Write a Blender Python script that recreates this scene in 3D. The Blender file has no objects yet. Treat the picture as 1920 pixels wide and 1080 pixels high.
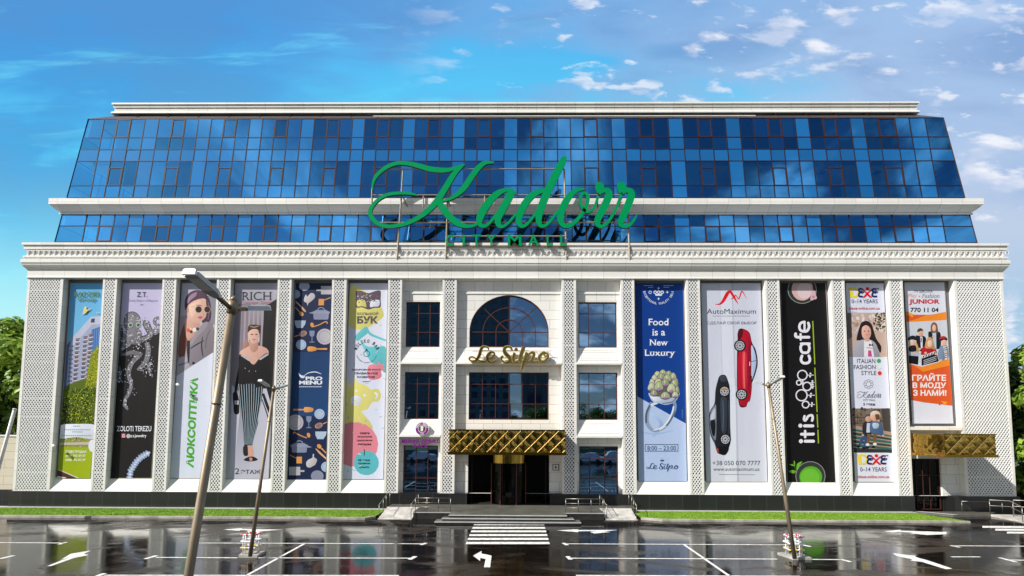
import bpy, math, random
from mathutils import Vector, Matrix
rnd = random.Random(11)
R = math.radians
sc = bpy.context.scene
COL = sc.collection

# ------------------------------------------------------------------ camera
F0, PX, PY = 882.0, 960.0, 743.0            # focal length and principal point in photo pixels (1920 wide)
CAM = Vector((0.0, -33.0, 5.8))
yaw, pit, rol = R(0.5), R(3.7), R(0.25)
FW = Vector((-math.sin(yaw)*math.cos(pit), math.cos(yaw)*math.cos(pit), math.sin(pit)))
_r = Vector((math.cos(yaw), math.sin(yaw), 0)); _u = _r.cross(FW)
RT = _r*math.cos(rol) + _u*math.sin(rol)
UP = _u*math.cos(rol) - _r*math.sin(rol)
cam = bpy.data.cameras.new('camera')
cam.sensor_width = 36; cam.lens = 36*F0/1920
cam.shift_y = (PY-540)/1920; cam.clip_end = 4000
cam_o = bpy.data.objects.new('camera', cam); COL.objects.link(cam_o)
m = Matrix((RT, UP, -FW)).transposed().to_4x4(); m.translation = CAM
cam_o.matrix_world = m
sc.camera = cam_o

# ------------------------------------------------------------------ sun, sky, exposure
SUN_AZ, SUN_EL = R(240), R(40)              # compass from +Y, clockwise
sun = bpy.data.lights.new('sun', 'SUN'); sun.energy = 5.0; sun.angle = R(0.5); sun.color = (1, .955, .88)
sun_o = bpy.data.objects.new('sun', sun); COL.objects.link(sun_o)
sd = Vector((math.sin(SUN_AZ)*math.cos(SUN_EL), math.cos(SUN_AZ)*math.cos(SUN_EL), math.sin(SUN_EL)))
sun_o.rotation_euler = sd.to_track_quat('Z', 'Y').to_euler()
sc.view_settings.view_transform = 'Standard'; sc.view_settings.look = 'None'
sc.view_settings.exposure = 0.40; sc.view_settings.gamma = 1.0

def lin(c):
    return tuple((x/255/12.92) if x/255 <= .04045 else ((x/255+.055)/1.055)**2.4 for x in c)

class NT:
    """small helper for building node trees"""
    def __init__(s, tree): s.t = tree; s.n = tree.nodes; s.l = tree.links
    def new(s, typ, **kw):
        n = s.n.new(typ)
        for k, v in kw.items(): setattr(n, k, v)
        return n
    def set(s, sock, v):
        if hasattr(v, 'is_output') or isinstance(v, bpy.types.NodeSocket): s.l.new(v, sock)
        else:
            if isinstance(v, (tuple, list)) and len(v) == 3 and sock.type == 'RGBA': v = (*v, 1)
            sock.default_value = v
    def math(s, op, a, b=0.0, c=None, clamp=False):
        n = s.new('ShaderNodeMath', operation=op, use_clamp=clamp)
        s.set(n.inputs[0], a); s.set(n.inputs[1], b)
        if c is not None: s.set(n.inputs[2], c)
        return n.outputs[0]
    def mix(s, f, a, b, typ='MIX'):
        n = s.new('ShaderNodeMix', data_type='RGBA', blend_type=typ)
        s.set(n.inputs[0], f); s.set(n.inputs[6], a); s.set(n.inputs[7], b)
        return n.outputs[2]
    def sep(s, v):
        n = s.new('ShaderNodeSeparateXYZ'); s.set(n.inputs[0], v); return n.outputs
    def comb(s, x, y, z):
        n = s.new('ShaderNodeCombineXYZ')
        for i, v in enumerate((x, y, z)): s.set(n.inputs[i], v)
        return n.outputs[0]
    def noise(s, vec, scale, detail=4, rough=.5, dist=0.0):
        n = s.new('ShaderNodeTexNoise'); s.set(n.inputs['Vector'], vec)
        n.inputs['Scale'].default_value = scale; n.inputs['Detail'].default_value = detail
        n.inputs['Roughness'].default_value = rough; n.inputs['Distortion'].default_value = dist
        return n.outputs['Fac']
    def ramp(s, f, stops, interp='LINEAR'):
        n = s.new('ShaderNodeValToRGB'); n.color_ramp.interpolation = interp; s.set(n.inputs[0], f)
        e = n.color_ramp.elements
        while len(e) < len(stops): e.new(.5)
        for el, (p, c) in zip(e, stops):
            el.position = p; el.color = (*c, 1) if len(c) == 3 else c
        return n.outputs[0]
    def smooth(s, v, a, b):
        n = s.new('ShaderNodeMapRange', interpolation_type='SMOOTHSTEP', clamp=True)
        s.set(n.inputs[0], v); n.inputs[1].default_value = a; n.inputs[2].default_value = b
        return n.outputs[0]

wd = bpy.data.worlds.new('World'); sc.world = wd; wd.use_nodes = True
w = NT(wd.node_tree); bg = w.n['Background']; bg.inputs[1].default_value = 0.06
sky = w.new('ShaderNodeTexSky'); sky.sky_type = 'NISHITA'; sky.sun_disc = False
sky.sun_elevation = SUN_EL; sky.sun_rotation = SUN_AZ
d = w.new('ShaderNodeTexCoord').outputs['Generated']
dx, dy, dz = w.sep(d)
rad = w.math('MAXIMUM', w.math('SQRT', w.math('ADD', w.math('POWER', dx, 2), w.math('POWER', dy, 2))), .05)
az = w.math('ARCTAN2', dx, dy)                              # 0 towards the building, + to the east
tan_el = w.math('DIVIDE', dz, rad)
dyc = w.math('MAXIMUM', dy, .3)
AZ = w.math('DIVIDE', dx, dyc)                              # gnomonic sky map about due north
EL = w.math('DIVIDE', dz, dyc)
S = 1/.06/1.22                                                    # the colours below are divided by the strength
def sk(c): return tuple(v*S for v in lin(c))
wav = w.noise(w.comb(w.math('MULTIPLY', AZ, 1.5), w.math('MULTIPLY', EL, 4), 0), 1.6, 3)
el2 = w.math('ADD', EL, w.math('MULTIPLY', w.math('SUBTRACT', wav, .5), .16))
north = w.ramp(el2, [(0, sk((214, 238, 226))), (.20, sk((188, 238, 240))), (.42, sk((136, 224, 244))), (.62, sk((92, 210, 246))), (.9, sk((82, 168, 230)))])
lav = w.ramp(el2, [(0, sk((186, 210, 224))), (.2, sk((160, 196, 222))), (.42, sk((184, 200, 224))), (.9, sk((152, 190, 232)))])
east = w.smooth(w.math('ADD', AZ, w.math('MULTIPLY', w.math('SUBTRACT', wav, .5), .9)), .25, .85)
north = w.mix(east, north, lav)
# thick blue-grey cloud banks, then broken bright cumulus
pv = w.comb(AZ, w.math('MULTIPLY', EL, 2.6), 3.7)
bank = w.noise(pv, 2.0, 8, .50, .35)
bank_v = w.math('ADD', bank, w.math('MULTIPLY', w.smooth(AZ, .0, -.8), .09))
bank_v = w.math('ADD', bank_v, w.math('MULTIPLY', w.smooth(EL, .60, .95), .09))
bank_f = w.math('MULTIPLY', w.smooth(bank_v, .43, .62), w.smooth(EL, .22, .60))
bank_c = w.ramp(w.smooth(AZ, -.8, .7), [(0, sk((64, 140, 212))), (.45, sk((118, 166, 218))), (1, sk((156, 182, 220)))])
core = w.math('MULTIPLY', w.smooth(bank_v, .56, .74), .6)
bank_c = w.mix(core, bank_c, sk((88, 130, 188)))
north = w.mix(w.math('MULTIPLY', bank_f, .68), north, bank_c)
wisp = w.noise(w.comb(w.math('MULTIPLY', AZ, .8), w.math('MULTIPLY', EL, 5.0), 5.5), 3.2, 7, .6, .8)
north = w.mix(w.math('MULTIPLY', w.math('MULTIPLY', w.smooth(wisp, .52, .70), w.smooth(AZ, .2, -.3)), .38), north, sk((120, 226, 250)))
for seed_, sc_, lo_, hi_, am_ in ((9.1, 6.5, .575, .70, .80), (2.4, 11.0, .595, .70, .62)):
    cv = w.comb(AZ, w.math('MULTIPLY', EL, 2.4), seed_)
    cu = w.noise(cv, sc_, 9, .55, .2)
    patch = w.noise(w.comb(AZ, w.math('MULTIPLY', EL, 1.3), seed_+1), 2.6, 2)
    cu = w.math('ADD', cu, w.math('MULTIPLY', w.math('SUBTRACT', patch, .5), .5))
    cu_f = w.math('MULTIPLY', w.smooth(cu, lo_, hi_), w.smooth(AZ, -.32, .1))
    lit = w.noise(w.comb(w.math('ADD', AZ, .02), w.math('ADD', w.math('MULTIPLY', EL, 2.4), .05), seed_), sc_, 4, .5, .2)
    north = w.mix(w.math('MULTIPLY', cu_f, am_), north, w.mix(w.smooth(lit, .45, .62), sk((244, 244, 248)), sk((196, 208, 232))))
# the half of the sky behind the viewer: physical sky with drifting white cloud
pl = w.comb(w.math('DIVIDE', dx, w.math('ADD', w.math('ABSOLUTE', dz), .25)), w.math('DIVIDE', dy, w.math('ADD', w.math('ABSOLUTE', dz), .25)), 0)
cl = w.noise(pl, 2.6, 7, .58, .5)
skyc = w.mix(w.math('MULTIPLY', w.smooth(cl, .48, .66), .85), sky.outputs[0], (16.5, 17.0, 17.5))
fin = w.mix(w.smooth(dy, -.05, .30), skyc, north)
fin = w.mix(w.smooth(tan_el, 1.0, 1.8), fin, skyc)
w.l.new(fin, bg.inputs[0])

# ------------------------------------------------------------------ pixel <-> place
def ray(px, py): return FW + RT*((px-PX)/F0) + UP*((PY-py)/F0)
def U(px, py, Y=0.0):
    dr = ray(px, py); return CAM + dr*((Y-CAM.y)/dr.y)
def G(px, py, Z=0.0):
    dr = ray(px, py); return CAM + dr*((Z-CAM.z)/dr.z)
def PLN(px, py, P, N):
    dr = ray(px, py); return CAM + dr*((P-CAM).dot(N)/dr.dot(N))
def zf(py, Y=0.0, px=963): return U(px, py, Y).z
def xf(px, py, Y=0.0): return U(px, py, Y).x

# ------------------------------------------------------------------ materials
MATS = {}
def pbr(name, col, rough=.6, metal=0.0, spec=.5, var=.0, vscale=3.0, bump=0.0, bscale=40.0, stain=0.0):
    m = bpy.data.materials.new(name); m.use_nodes = True
    t = NT(m.node_tree); b = t.n['Principled BSDF']
    co = t.new('ShaderNodeTexCoord').outputs['Object']
    c = (*col, 1)
    b.inputs['Base Color'].default_value = c; b.inputs['Roughness'].default_value = rough
    b.inputs['Metallic'].default_value = metal; b.inputs['Specular IOR Level'].default_value = spec
    if var or stain:
        n = t.noise(co, vscale, 5, .6)
        cc = t.mix(t.smooth(n, .3, .7), tuple(v*(1-var) for v in col), tuple(min(1, v*(1+var*.6)) for v in col))
        if stain:
            x, y, z = t.sep(co)
            st = t.noise(t.comb(t.math('MULTIPLY', x, 2.2), t.math('MULTIPLY', y, 2.2), t.math('MULTIPLY', z, .22)), 1.3, 5, .65)
            cc = t.mix(t.math('MULTIPLY', t.smooth(st, .52, .8), stain), cc, tuple(v*.62 for v in col))
        t.l.new(cc, b.inputs['Base Color'])
        t.l.new(t.math('ADD', rough-.06, t.math('MULTIPLY', n, .12)), b.inputs['Roughness'])
    if bump:
        bm = t.new('ShaderNodeBump'); bm.inputs['Strength'].default_value = bump; bm.inputs['Distance'].default_value = .02
        t.l.new(t.noise(co, bscale, 4, .6), bm.inputs['Height']); t.l.new(bm.outputs[0], b.inputs['Normal'])
    MATS[name] = m; return m

def stone(name, col, bw, bh, offx=0.0, offz=0.0, offset=.5, joint=.006, jcol=.42, stain=.28, var=.07):
    """flat cladding panels with open joints, laid out in the X-Z plane"""
    m = pbr(name, col, .55, spec=.35)
    t = NT(m.node_tree); b = t.n['Principled BSDF']
    co = t.new('ShaderNodeTexCoord').outputs['Object']
    x, y, z = t.sep(co)
    br = t.new('ShaderNodeTexBrick'); br.offset = offset
    t.l.new(t.comb(t.math('ADD', x, offx), t.math('ADD', z, offz), 0), br.inputs['Vector'])
    br.inputs['Scale'].default_value = 1; br.inputs['Brick Width'].default_value = bw; br.inputs['Row Height'].default_value = bh
    br.inputs['Mortar Size'].default_value = joint; br.inputs['Mortar Smooth'].default_value = .1; br.inputs['Bias'].default_value = 0
    br.inputs['Color1'].default_value = (*[v*(1-var) for v in col], 1)
    br.inputs['Color2'].default_value = (*[min(1, v*(1+var*.5)) for v in col], 1)
    br.inputs['Mortar'].default_value = (*[v*jcol for v in col], 1)
    n = t.noise(co, .8, 5, .6)
    c = t.mix(t.math('MULTIPLY', t.smooth(n, .35, .75), .10), br.outputs['Color'], tuple(v*.75 for v in (col[0], col[1]*.99, col[2]*.95)))
    st = t.noise(t.comb(t.math('MULTIPLY', x, 2.4), t.math('MULTIPLY', y, 2.4), t.math('MULTIPLY', z, .2)), 1.2, 5, .65)
    c = t.mix(t.math('MULTIPLY', t.smooth(st, .54, .8), stain), c, tuple(v*.6 for v in col))
    t.l.new(c, b.inputs['Base Color'])
    bm = t.new('ShaderNodeBump'); bm.inputs['Strength'].default_value = .25; bm.inputs['Distance'].default_value = .01
    t.l.new(br.outputs['Fac'], bm.inputs['Height']); bm.invert = True
    t.l.new(bm.outputs[0], b.inputs['Normal'])
    return m

WHITE = (.775, .765, .73)
stone('cladding', WHITE, 1.55, .78)
stone('pier_cladding', WHITE, 40, 1.30, offx=20, joint=.007)
stone('frieze_cladding', WHITE, 1.55, 4, offz=1.7, offset=0, joint=.009)
stone('wall_cladding', WHITE, 1.35, .68, offx=.3, offz=.1, joint=.010, jcol=.35)
stone('boundary_stone', (.62, .56, .45), 1.6, .62, joint=.012)
pbr('moulding', WHITE, .5, spec=.35, var=.05, vscale=1.2, stain=.2)
pbr('lattice_white', (.78, .78, .77), .45, var=.03, vscale=2)
pbr('lattice_backing', (.085, .10, .14), .35, var=.2, vscale=1.5)
stone('granite', (.017, .0175, .018), 1.15, 2.4, offz=1.1, offset=0, joint=.012, jcol=3.2, stain=-.5, var=.25)
g = NT(MATS['granite'].node_tree); gb = g.n['Principled BSDF']; gb.inputs['Roughness'].default_value = .28; gb.inputs['Specular IOR Level'].default_value = .5
pbr('mullion', (.020, .010, .012), .65, 0, spec=.2)
pbr('casement_frame', (.050, .018, .013), .6, 0, spec=.15)
pbr('window_frame', (.085, .024, .016), .55, 0, spec=.25)
pbr('white_metal', (.74, .72, .66), .4, var=.05)
pbr('cream_metal', (.34, .29, .215), .45, var=.15, vscale=4)
pbr('steel', (.25, .235, .215), .35, .85)
pbr('pole_bronze', (.28, .22, .15), .5, .5, var=.15, vscale=2)
pbr('arm_bronze', (.20, .155, .10), .42, .5)
pbr('lamp_grey', (.42, .45, .46), .4, .3, var=.08)
pbr('lamp_lens', (.68, .70, .70), .25)
pbr('sign_green', (.0, .28, .092), .6, spec=.04, var=.04, vscale=2)
pbr('sign_return', (.0, .03, .012), .5)
pbr('purple', (.20, .012, .24), .4)
pbr('white_plastic', (.8, .8, .8), .35)
pbr('gold', (.50, .31, .065), .12, 1.0, var=.15, vscale=1.5, bump=.16, bscale=3)
pbr('gold_bar', (.62, .42, .14), .3, 1.0)
pbr('gold_lit_rim', (.93, .68, .24), .3, .6, var=.08)  # brighter gold for letter rims, sunlit edges put into the colour
pbr('gold_dark_reflection', (.50, .33, .07), .22, 1.0, var=.2, vscale=3)  # darker gold for letter centres, dark surroundings' reflection put into the colour
pbr('gold_dark', (.42, .28, .07), .3, 1.0)
pbr('concrete', (.40, .385, .35), .75, var=.25, vscale=1.6, bump=.3, bscale=30)
pbr('ramp_slab', (.50, .48, .45), .5, var=.3, vscale=2.2, bump=.3, bscale=20)
pbr('step_stone', (.12, .118, .10), .3, var=.25, vscale=1.5)
pbr('dark_stone', (.030, .028, .025), .4, var=.3, vscale=2)
pbr('kerb', (.40, .375, .33), .7, var=.4, vscale=.9, bump=.3)
pbr('paving', (.42, .43, .43), .5, var=.15, vscale=1)
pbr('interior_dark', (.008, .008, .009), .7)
pbr('bay_grey', (.13, .13, .135), .7)
pbr('interior_white', (.74, .76, .78), .7)
pbr('interior_grey', (.16, .165, .18), .8)
pbr('roof_dark', (.045, .04, .045), .5)
pbr('bark', (.075, .052, .034), .9, var=.4, vscale=6, bump=.6, bscale=14)
pbr('soil', (.05, .06, .02), .9, var=.3)
pbr('turf', (.16, .29, .02), .9, var=.35, vscale=1.1)
pbr('guard_white', (.75, .76, .78), .4)
pbr('guard_red', (.55, .03, .03), .4)
pbr('guard_yellow', (.75, .50, .02), .4)
pbr('tower_wall', (.12, .12, .13), .8, var=.2)
pbr('tower_glass', (.02, .03, .05), .1)
pbr('vehicle_paint', (.70, .71, .72), .25, var=.03)
pbr('tyre', (.015, .015, .015), .8)

def print_mat():
    m = pbr('banner_print', (.5, .5, .5), .5, spec=.18); t = NT(m.node_tree); b = t.n['Principled BSDF']
    a = t.new('ShaderNodeVertexColor'); a.layer_name = 'Col'
    co = t.new('ShaderNodeTexCoord').outputs['Object']
    x, y, z = t.sep(co)
    n = t.noise(t.comb(x, 0, t.math('MULTIPLY', z, .35)), 1.1, 1)
    fine = t.noise(co, 9, 3)
    c = t.mix(1.0, a.outputs[0], t.mix(fine, (.93, .93, .93), (1.0, 1.0, 1.0)), 'MULTIPLY')
    t.l.new(c, b.inputs['Base Color'])
    bm = t.new('ShaderNodeBump'); bm.inputs['Strength'].default_value = .4; bm.inputs['Distance'].default_value = .05
    t.l.new(n, bm.inputs['Height']); t.l.new(bm.outputs[0], b.inputs['Normal'])
print_mat()

def glass_mat(name, gloss, trans, fac, base=None, vary=.25):
    """coated architectural glass: tinted mirror reflection over a tinted view of the inside"""
    m = bpy.data.materials.new(name); m.use_nodes = True; t = NT(m.node_tree)
    t.n.remove(t.n['Principled BSDF']); out = t.n['Material Output']
    a = t.new('ShaderNodeVertexColor'); a.layer_name = 'Col'
    isl = t.new('ShaderNodeNewGeometry').outputs['Random Per Island']
    gl = t.new('ShaderNodeBsdfGlossy'); gl.inputs['Roughness'].default_value = .015
    v = t.math('ADD', 1-vary, t.math('MULTIPLY', isl, vary*1.3))
    t.l.new(t.mix(1.0, (*gloss,), t.comb(v, v, v), 'MULTIPLY'), gl.inputs['Color'])
    if trans:
        tr = t.new('ShaderNodeBsdfTransparent'); tr.inputs[0].default_value = (*trans, 1)
    else:
        tr = t.new('ShaderNodeBsdfDiffuse'); tr.inputs[0].default_value = (*base, 1)
    fr = t.new('ShaderNodeFresnel'); fr.inputs[0].default_value = 1.5
    f = t.math('ADD', fac, t.math('MULTIPLY', fr.outputs[0], .6), clamp=True)
    mx = t.new('ShaderNodeMixShader'); t.l.new(f, mx.inputs[0]); t.l.new(tr.outputs[0], mx.inputs[1]); t.l.new(gl.outputs[0], mx.inputs[2])
    t.l.new(mx.outputs[0], out.inputs[0]); MATS[name] = m
glass_mat('mansard_glass', (.10, .46, 1.0), (.40, .95, 1.0), .62, vary=.35)
def spandrel():
    m = pbr('spandrel_glass', (.04, .30, .80), .6, spec=0); t = NT(m.node_tree); b = t.n['Principled BSDF']
    isl = t.new('ShaderNodeNewGeometry').outputs['Random Per Island']
    v = t.math('ADD', .78, t.math('MULTIPLY', isl, .35))
    t.l.new(t.mix(1.0, (.014, .155, .42), t.comb(v, v, v), 'MULTIPLY'), b.inputs['Base Color'])
    gl = t.new('ShaderNodeBsdfGlossy'); gl.inputs['Roughness'].default_value = .02; gl.inputs['Color'].default_value = (.20, .56, 1, 1)
    mx = t.new('ShaderNodeMixShader'); mx.inputs[0].default_value = .38
    t.l.new(b.outputs[0], mx.inputs[1]); t.l.new(gl.outputs[0], mx.inputs[2]); t.l.new(mx.outputs[0], t.n['Material Output'].inputs[0])
spandrel()
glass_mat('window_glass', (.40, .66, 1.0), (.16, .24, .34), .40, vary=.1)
glass_mat('door_glass', (.3, .3, .3), (.06, .06, .06), .03, vary=.1)

def leaf_mat(name, c1, c2, c3):
    m = bpy.data.materials.new(name); m.use_nodes = True; t = NT(m.node_tree); b = t.n['Principled BSDF']
    isl = t.new('ShaderNodeNewGeometry').outputs['Random Per Island']
    t.l.new(t.ramp(isl, [(0, c1), (.55, c2), (1, c3)]), b.inputs['Base Color'])
    b.inputs['Roughness'].default_value = .5; b.inputs['Specular IOR Level'].default_value = .3
    tl = t.new('ShaderNodeBsdfTranslucent'); t.l.new(t.ramp(isl, [(0, tuple(v*1.5 for v in c1)), (1, tuple(v*1.3 for v in c3))]), tl.inputs[0])
    mx = t.new('ShaderNodeMixShader'); mx.inputs[0].default_value = .28
    t.l.new(b.outputs[0], mx.inputs[1]); t.l.new(tl.outputs[0], mx.inputs[2]); t.l.new(mx.outputs[0], t.n['Material Output'].inputs[0])
    MATS[name] = m
leaf_mat('leaf', (.08, .17, .015), (.21, .34, .03), (.36, .47, .08))
leaf_mat('leaf_dark', (.03, .07, .012), (.08, .14, .02), (.15, .22, .035))
leaf_mat('grass_blade', (.12, .25, .015), (.19, .34, .025), (.28, .42, .045))

def asphalt_mat():
    m = pbr('asphalt', (.03, .03, .03), .3); t = NT(m.node_tree); b = t.n['Principled BSDF']
    co = t.new('ShaderNodeTexCoord').outputs['Object']
    x, y, z = t.sep(co)
    st = t.comb(t.math('MULTIPLY', x, .45), y, 0)
    wet = t.noise(st, .42, 8, .62, .9)
    dry = t.smooth(wet, .50, .64)
    fine = t.noise(co, 26, 4, .7)
    mid = t.noise(st, 1.5, 5, .65)
    c = t.mix(dry, (.0070, .0052, .0042), (.034, .027, .022))
    c = t.mix(t.math('MULTIPLY', t.smooth(mid, .45, .75), .5), c, (.016, .0135, .012))
    c = t.mix(t.math('MULTIPLY', t.smooth(fine, .5, .8), .35), c, (.045, .041, .037))
    t.l.new(c, b.inputs['Base Color'])
    r = t.math('ADD', .065, t.math('ADD', t.math('MULTIPLY', dry, .26), t.math('MULTIPLY', t.smooth(mid, .42, .75), .10)))
    t.l.new(r, b.inputs['Roughness'])
    t.l.new(t.math('SUBTRACT', .58, t.math('MULTIPLY', dry, .36)), b.inputs['Specular IOR Level'])
    bm = t.new('ShaderNodeBump'); bm.inputs['Strength'].default_value = .11; bm.inputs['Distance'].default_value = .010
    h = t.math('ADD', t.math('MULTIPLY', fine, t.math('ADD', .25, dry)), t.math('MULTIPLY', t.noise(co, 3.5, 3), .9))
    t.l.new(h, bm.inputs['Height']); t.l.new(bm.outputs[0], b.inputs['Normal'])
asphalt_mat()
pbr('road_paint', (.78, .78, .76), .4, var=.3, vscale=5, bump=.3, bscale=25)

# ------------------------------------------------------------------ mesh helpers
class MB:
    def __init__(s): s.v = []; s.f = []; s.c = []; s.mi = []
    def add(s, vs, fs, col=None, mi=0):
        o = len(s.v); s.v += [tuple(p) for p in vs]
        for f in fs:
            s.f.append(tuple(o+i for i in f)); s.mi.append(mi); s.c.append(col)
        return s
    def poly(s, pts, col=None, mi=0): return s.add(pts, [tuple(range(len(pts)))], col, mi)
    def box(s, x0, x1, y0, y1, z0, z1, mi=0):
        vs = [(x0,y0,z0),(x1,y0,z0),(x1,y1,z0),(x0,y1,z0),(x0,y0,z1),(x1,y0,z1),(x1,y1,z1),(x0,y1,z1)]
        return s.add(vs, [(0,3,2,1),(4,5,6,7),(0,1,5,4),(1,2,6,5),(2,3,7,6),(3,0,4,7)], None, mi)
    def hexa(s, a, b, mi=0):
        """a, b: two matching quads (front, back)"""
        return s.add(list(a)+list(b), [(0,1,2,3),(7,6,5,4),(0,4,5,1),(1,5,6,2),(2,6,7,3),(3,7,4,0)], None, mi)
    def prism(s, pts, vec, mi=0, side=None):
        n = len(pts); vec = Vector(vec)
        a = [Vector(p) for p in pts]; b = [p+vec for p in a]
        s.add(a+b, [tuple(range(n)), tuple(range(2*n-1, n-1, -1))], None, mi)
        o = len(s.v)-2*n
        for i in range(n):
            j = (i+1) % n; s.f.append((o+i, o+n+i, o+n+j, o+j)); s.mi.append(mi if side is None else side); s.c.append(None)
        return s
    def tube(s, pts, r, n=8, mi=0, cap=True, r2=None):
        pts = [Vector(p) for p in pts]; rings = []
        for i, p in enumerate(pts):
            t = (pts[min(i+1, len(pts)-1)]-pts[max(i-1, 0)]).normalized()
            ref = Vector((0,0,1)) if abs(t.z) < .9 else Vector((1,0,0))
            a = t.cross(ref).normalized(); b = t.cross(a)
            rr = r if r2 is None else r+(r2-r)*i/(len(pts)-1)
            rings.append([p+a*(rr*math.cos(2*math.pi*k/n))+b*(rr*math.sin(2*math.pi*k/n)) for k in range(n)])
        vs = [q for rg in rings for q in rg]; fs = []
        for i in range(len(pts)-1):
            for k in range(n):
                k2 = (k+1) % n; fs.append((i*n+k, i*n+k2, (i+1)*n+k2, (i+1)*n+k))
        if cap: fs += [tuple(range(n-1, -1, -1)), tuple(range((len(pts)-1)*n, len(pts)*n))]
        return s.add(vs, fs, None, mi)
    def sweep(s, prof, XL, XR, Yf, Yb, mi=0):
        """cornice: profile of (outset, z), top to bottom, run round left, front and right sides with mitred corners"""
        ln = [[(XL-o, Yb, z), (XL-o, Yf-o, z), (XR+o, Yf-o, z), (XR+o, Yb, z)] for o, z in prof]
        for a, b in zip(ln, ln[1:]):
            for k in range(3): s.add([a[k], b[k], b[k+1], a[k+1]], [(0,1,2,3)], None, mi)
        return s
    def build(s, name, mats, parent=None, smooth=False):
        me = bpy.data.meshes.new(name)
        off = Vector((0,0,0))
        me.from_pydata(s.v, [], s.f)
        for mt in (mats if isinstance(mats, (list, tuple)) else [mats]): me.materials.append(MATS[mt])
        me.polygons.foreach_set('material_index', s.mi)
        if any(c is not None for c in s.c):
            at = me.color_attributes.new('Col', 'FLOAT_COLOR', 'CORNER'); buf = []
            for f, c in zip(s.f, s.c):
                if c is None: c = (.5, .5, .5)
                if isinstance(c[0], (tuple, list)): buf += [x for q in c for x in (*q, 1)]
                else: buf += list((*c, 1))*len(f)
            at.data.foreach_set('color', buf)
        if smooth: me.polygons.foreach_set('use_smooth', [True]*len(me.polygons))
        me.update()
        o = bpy.data.objects.new(name, me); COL.objects.link(o)
        if parent: o.parent = parent; o.matrix_parent_inverse = Matrix.Translation(parent.location).inverted()
        return o

def tag(o, label=None, cat=None, group=None, kind=None):
    if label: o['label'] = label
    if cat: o['category'] = cat
    if group: o['group'] = group
    if kind: o['kind'] = kind
    return o
def empty(name, loc, label, cat, group=None):
    o = bpy.data.objects.new(name, None); o.location = loc; COL.objects.link(o)
    o.empty_display_size = .3
    return tag(o, label, cat, group)
def children_of(o): return [c for c in bpy.data.objects if c.parent == o]
def copy_tree(o, parent=None):
    c = o.copy(); COL.objects.link(c)
    if parent is not None: c.parent = parent
    for ch in list(o.children): copy_tree(ch, c)
    return c
def catmull(P, n=8, closed=False):
    """smooth curve through points of any dimension"""
    out = []; m_ = len(P)
    for i in range(m_ if closed else m_-1):
        g4 = [P[(i+k) % m_] if closed else P[min(max(i+k, 0), m_-1)] for k in (-1, 0, 1, 2)]
        for j in range(n):
            t = j/n
            out.append(tuple(.5*((2*b)+(c-a)*t+(2*a-5*b+4*c-d_)*t*t+(3*b-a-3*c+d_)*t**3) for a, b, c, d_ in zip(*g4)))
    if not closed: out.append(tuple(P[-1]))
    return out
def stroke_outline(P, n=8):
    """P: (x, y, width) centre line -> left and right edges"""
    C = catmull(P, n); L_, R_ = [], []
    for i, (x, y, w_) in enumerate(C):
        a, b = C[max(i-1, 0)], C[min(i+1, len(C)-1)]
        tx, ty = b[0]-a[0], b[1]-a[1]; l = math.hypot(tx, ty) or 1
        nx, ny = -ty/l*w_/2, tx/l*w_/2
        L_.append((x+nx, y+ny)); R_.append((x-nx, y-ny))
    return L_, R_
_TXT = {}
def text_mesh(s, bold=0.0, serif=False):
    """triangles of a word in the built-in typeface, scaled so its ink fills the unit square"""
    k = (s, bold, serif)
    if k in _TXT: return _TXT[k]
    cu = bpy.data.curves.new('lettering', 'FONT'); cu.body = s; cu.offset = bold; cu.resolution_u = 3
    o = bpy.data.objects.new('lettering', cu); me = o.to_mesh()
    vs = [(v.co.x, v.co.y) for v in me.vertices]; fs = [tuple(p.vertices) for p in me.polygons]
    if serif:
        cnt = {}
        for f in fs:
            for i in range(len(f)):
                e = tuple(sorted((f[i], f[(i+1) % len(f)]))); cnt[e] = cnt.get(e, 0)+1
        done = set()
        for (a, b), c in cnt.items():
            (x0, y0), (x1, y1) = vs[a], vs[b]
            if c == 1 and abs(y0-y1) < 1e-4 and .05 < abs(x0-x1) < .2:
                key = (round(min(x0, x1), 3), round(y0, 3))
                if key in done: continue
                done.add(key); up_ = -1 if y0 > .3 else 1
                q = len(vs); xa, xb = min(x0, x1)-.065, max(x0, x1)+.065
                vs += [(xa, y0), (xb, y0), (xb, y0+.04*up_), (xa, y0+.04*up_)]; fs.append((q, q+1, q+2, q+3))
    o.to_mesh_clear(); bpy.data.objects.remove(o); bpy.data.curves.remove(cu)
    xs = [v[0] for v in vs]; ys = [v[1] for v in vs]
    x0, x1, y0, y1 = min(xs), max(xs), min(ys), max(ys)
    vs = [((x-x0)/(x1-x0), (y-y0)/(y1-y0)) for x, y in vs]
    _TXT[k] = (vs, fs); return _TXT[k]
# ================================================================== the shopping centre
B = empty('shopping_centre', (0, 0, 0), 'long white stone shopping centre with two bands of blue mansard glazing', 'building')
XL, XR = xf(52, 522), xf(1880, 522)
zPT, zS = zf(925.5), zf(522)                 # plinth top, soffit of the entablature
WY, RY = .42, .37                            # bay wall and banner planes
DEPTH = 22.0
PIERS = [(52,119),(193.5,220),(305,331),(407,433),(521,547),(623,650),(728,754),(830,856.5),(1053,1080),(1164,1189),(1286,1312),(1434,1461),(1558,1583),(1666,1692),(1788,1880)]
PX_ = [(xf(a, 522), xf(b, 522)) for a, b in PIERS]
PX_[0] = (XL, PX_[0][1]); PX_[-1] = (PX_[-1][0], XR)

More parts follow.
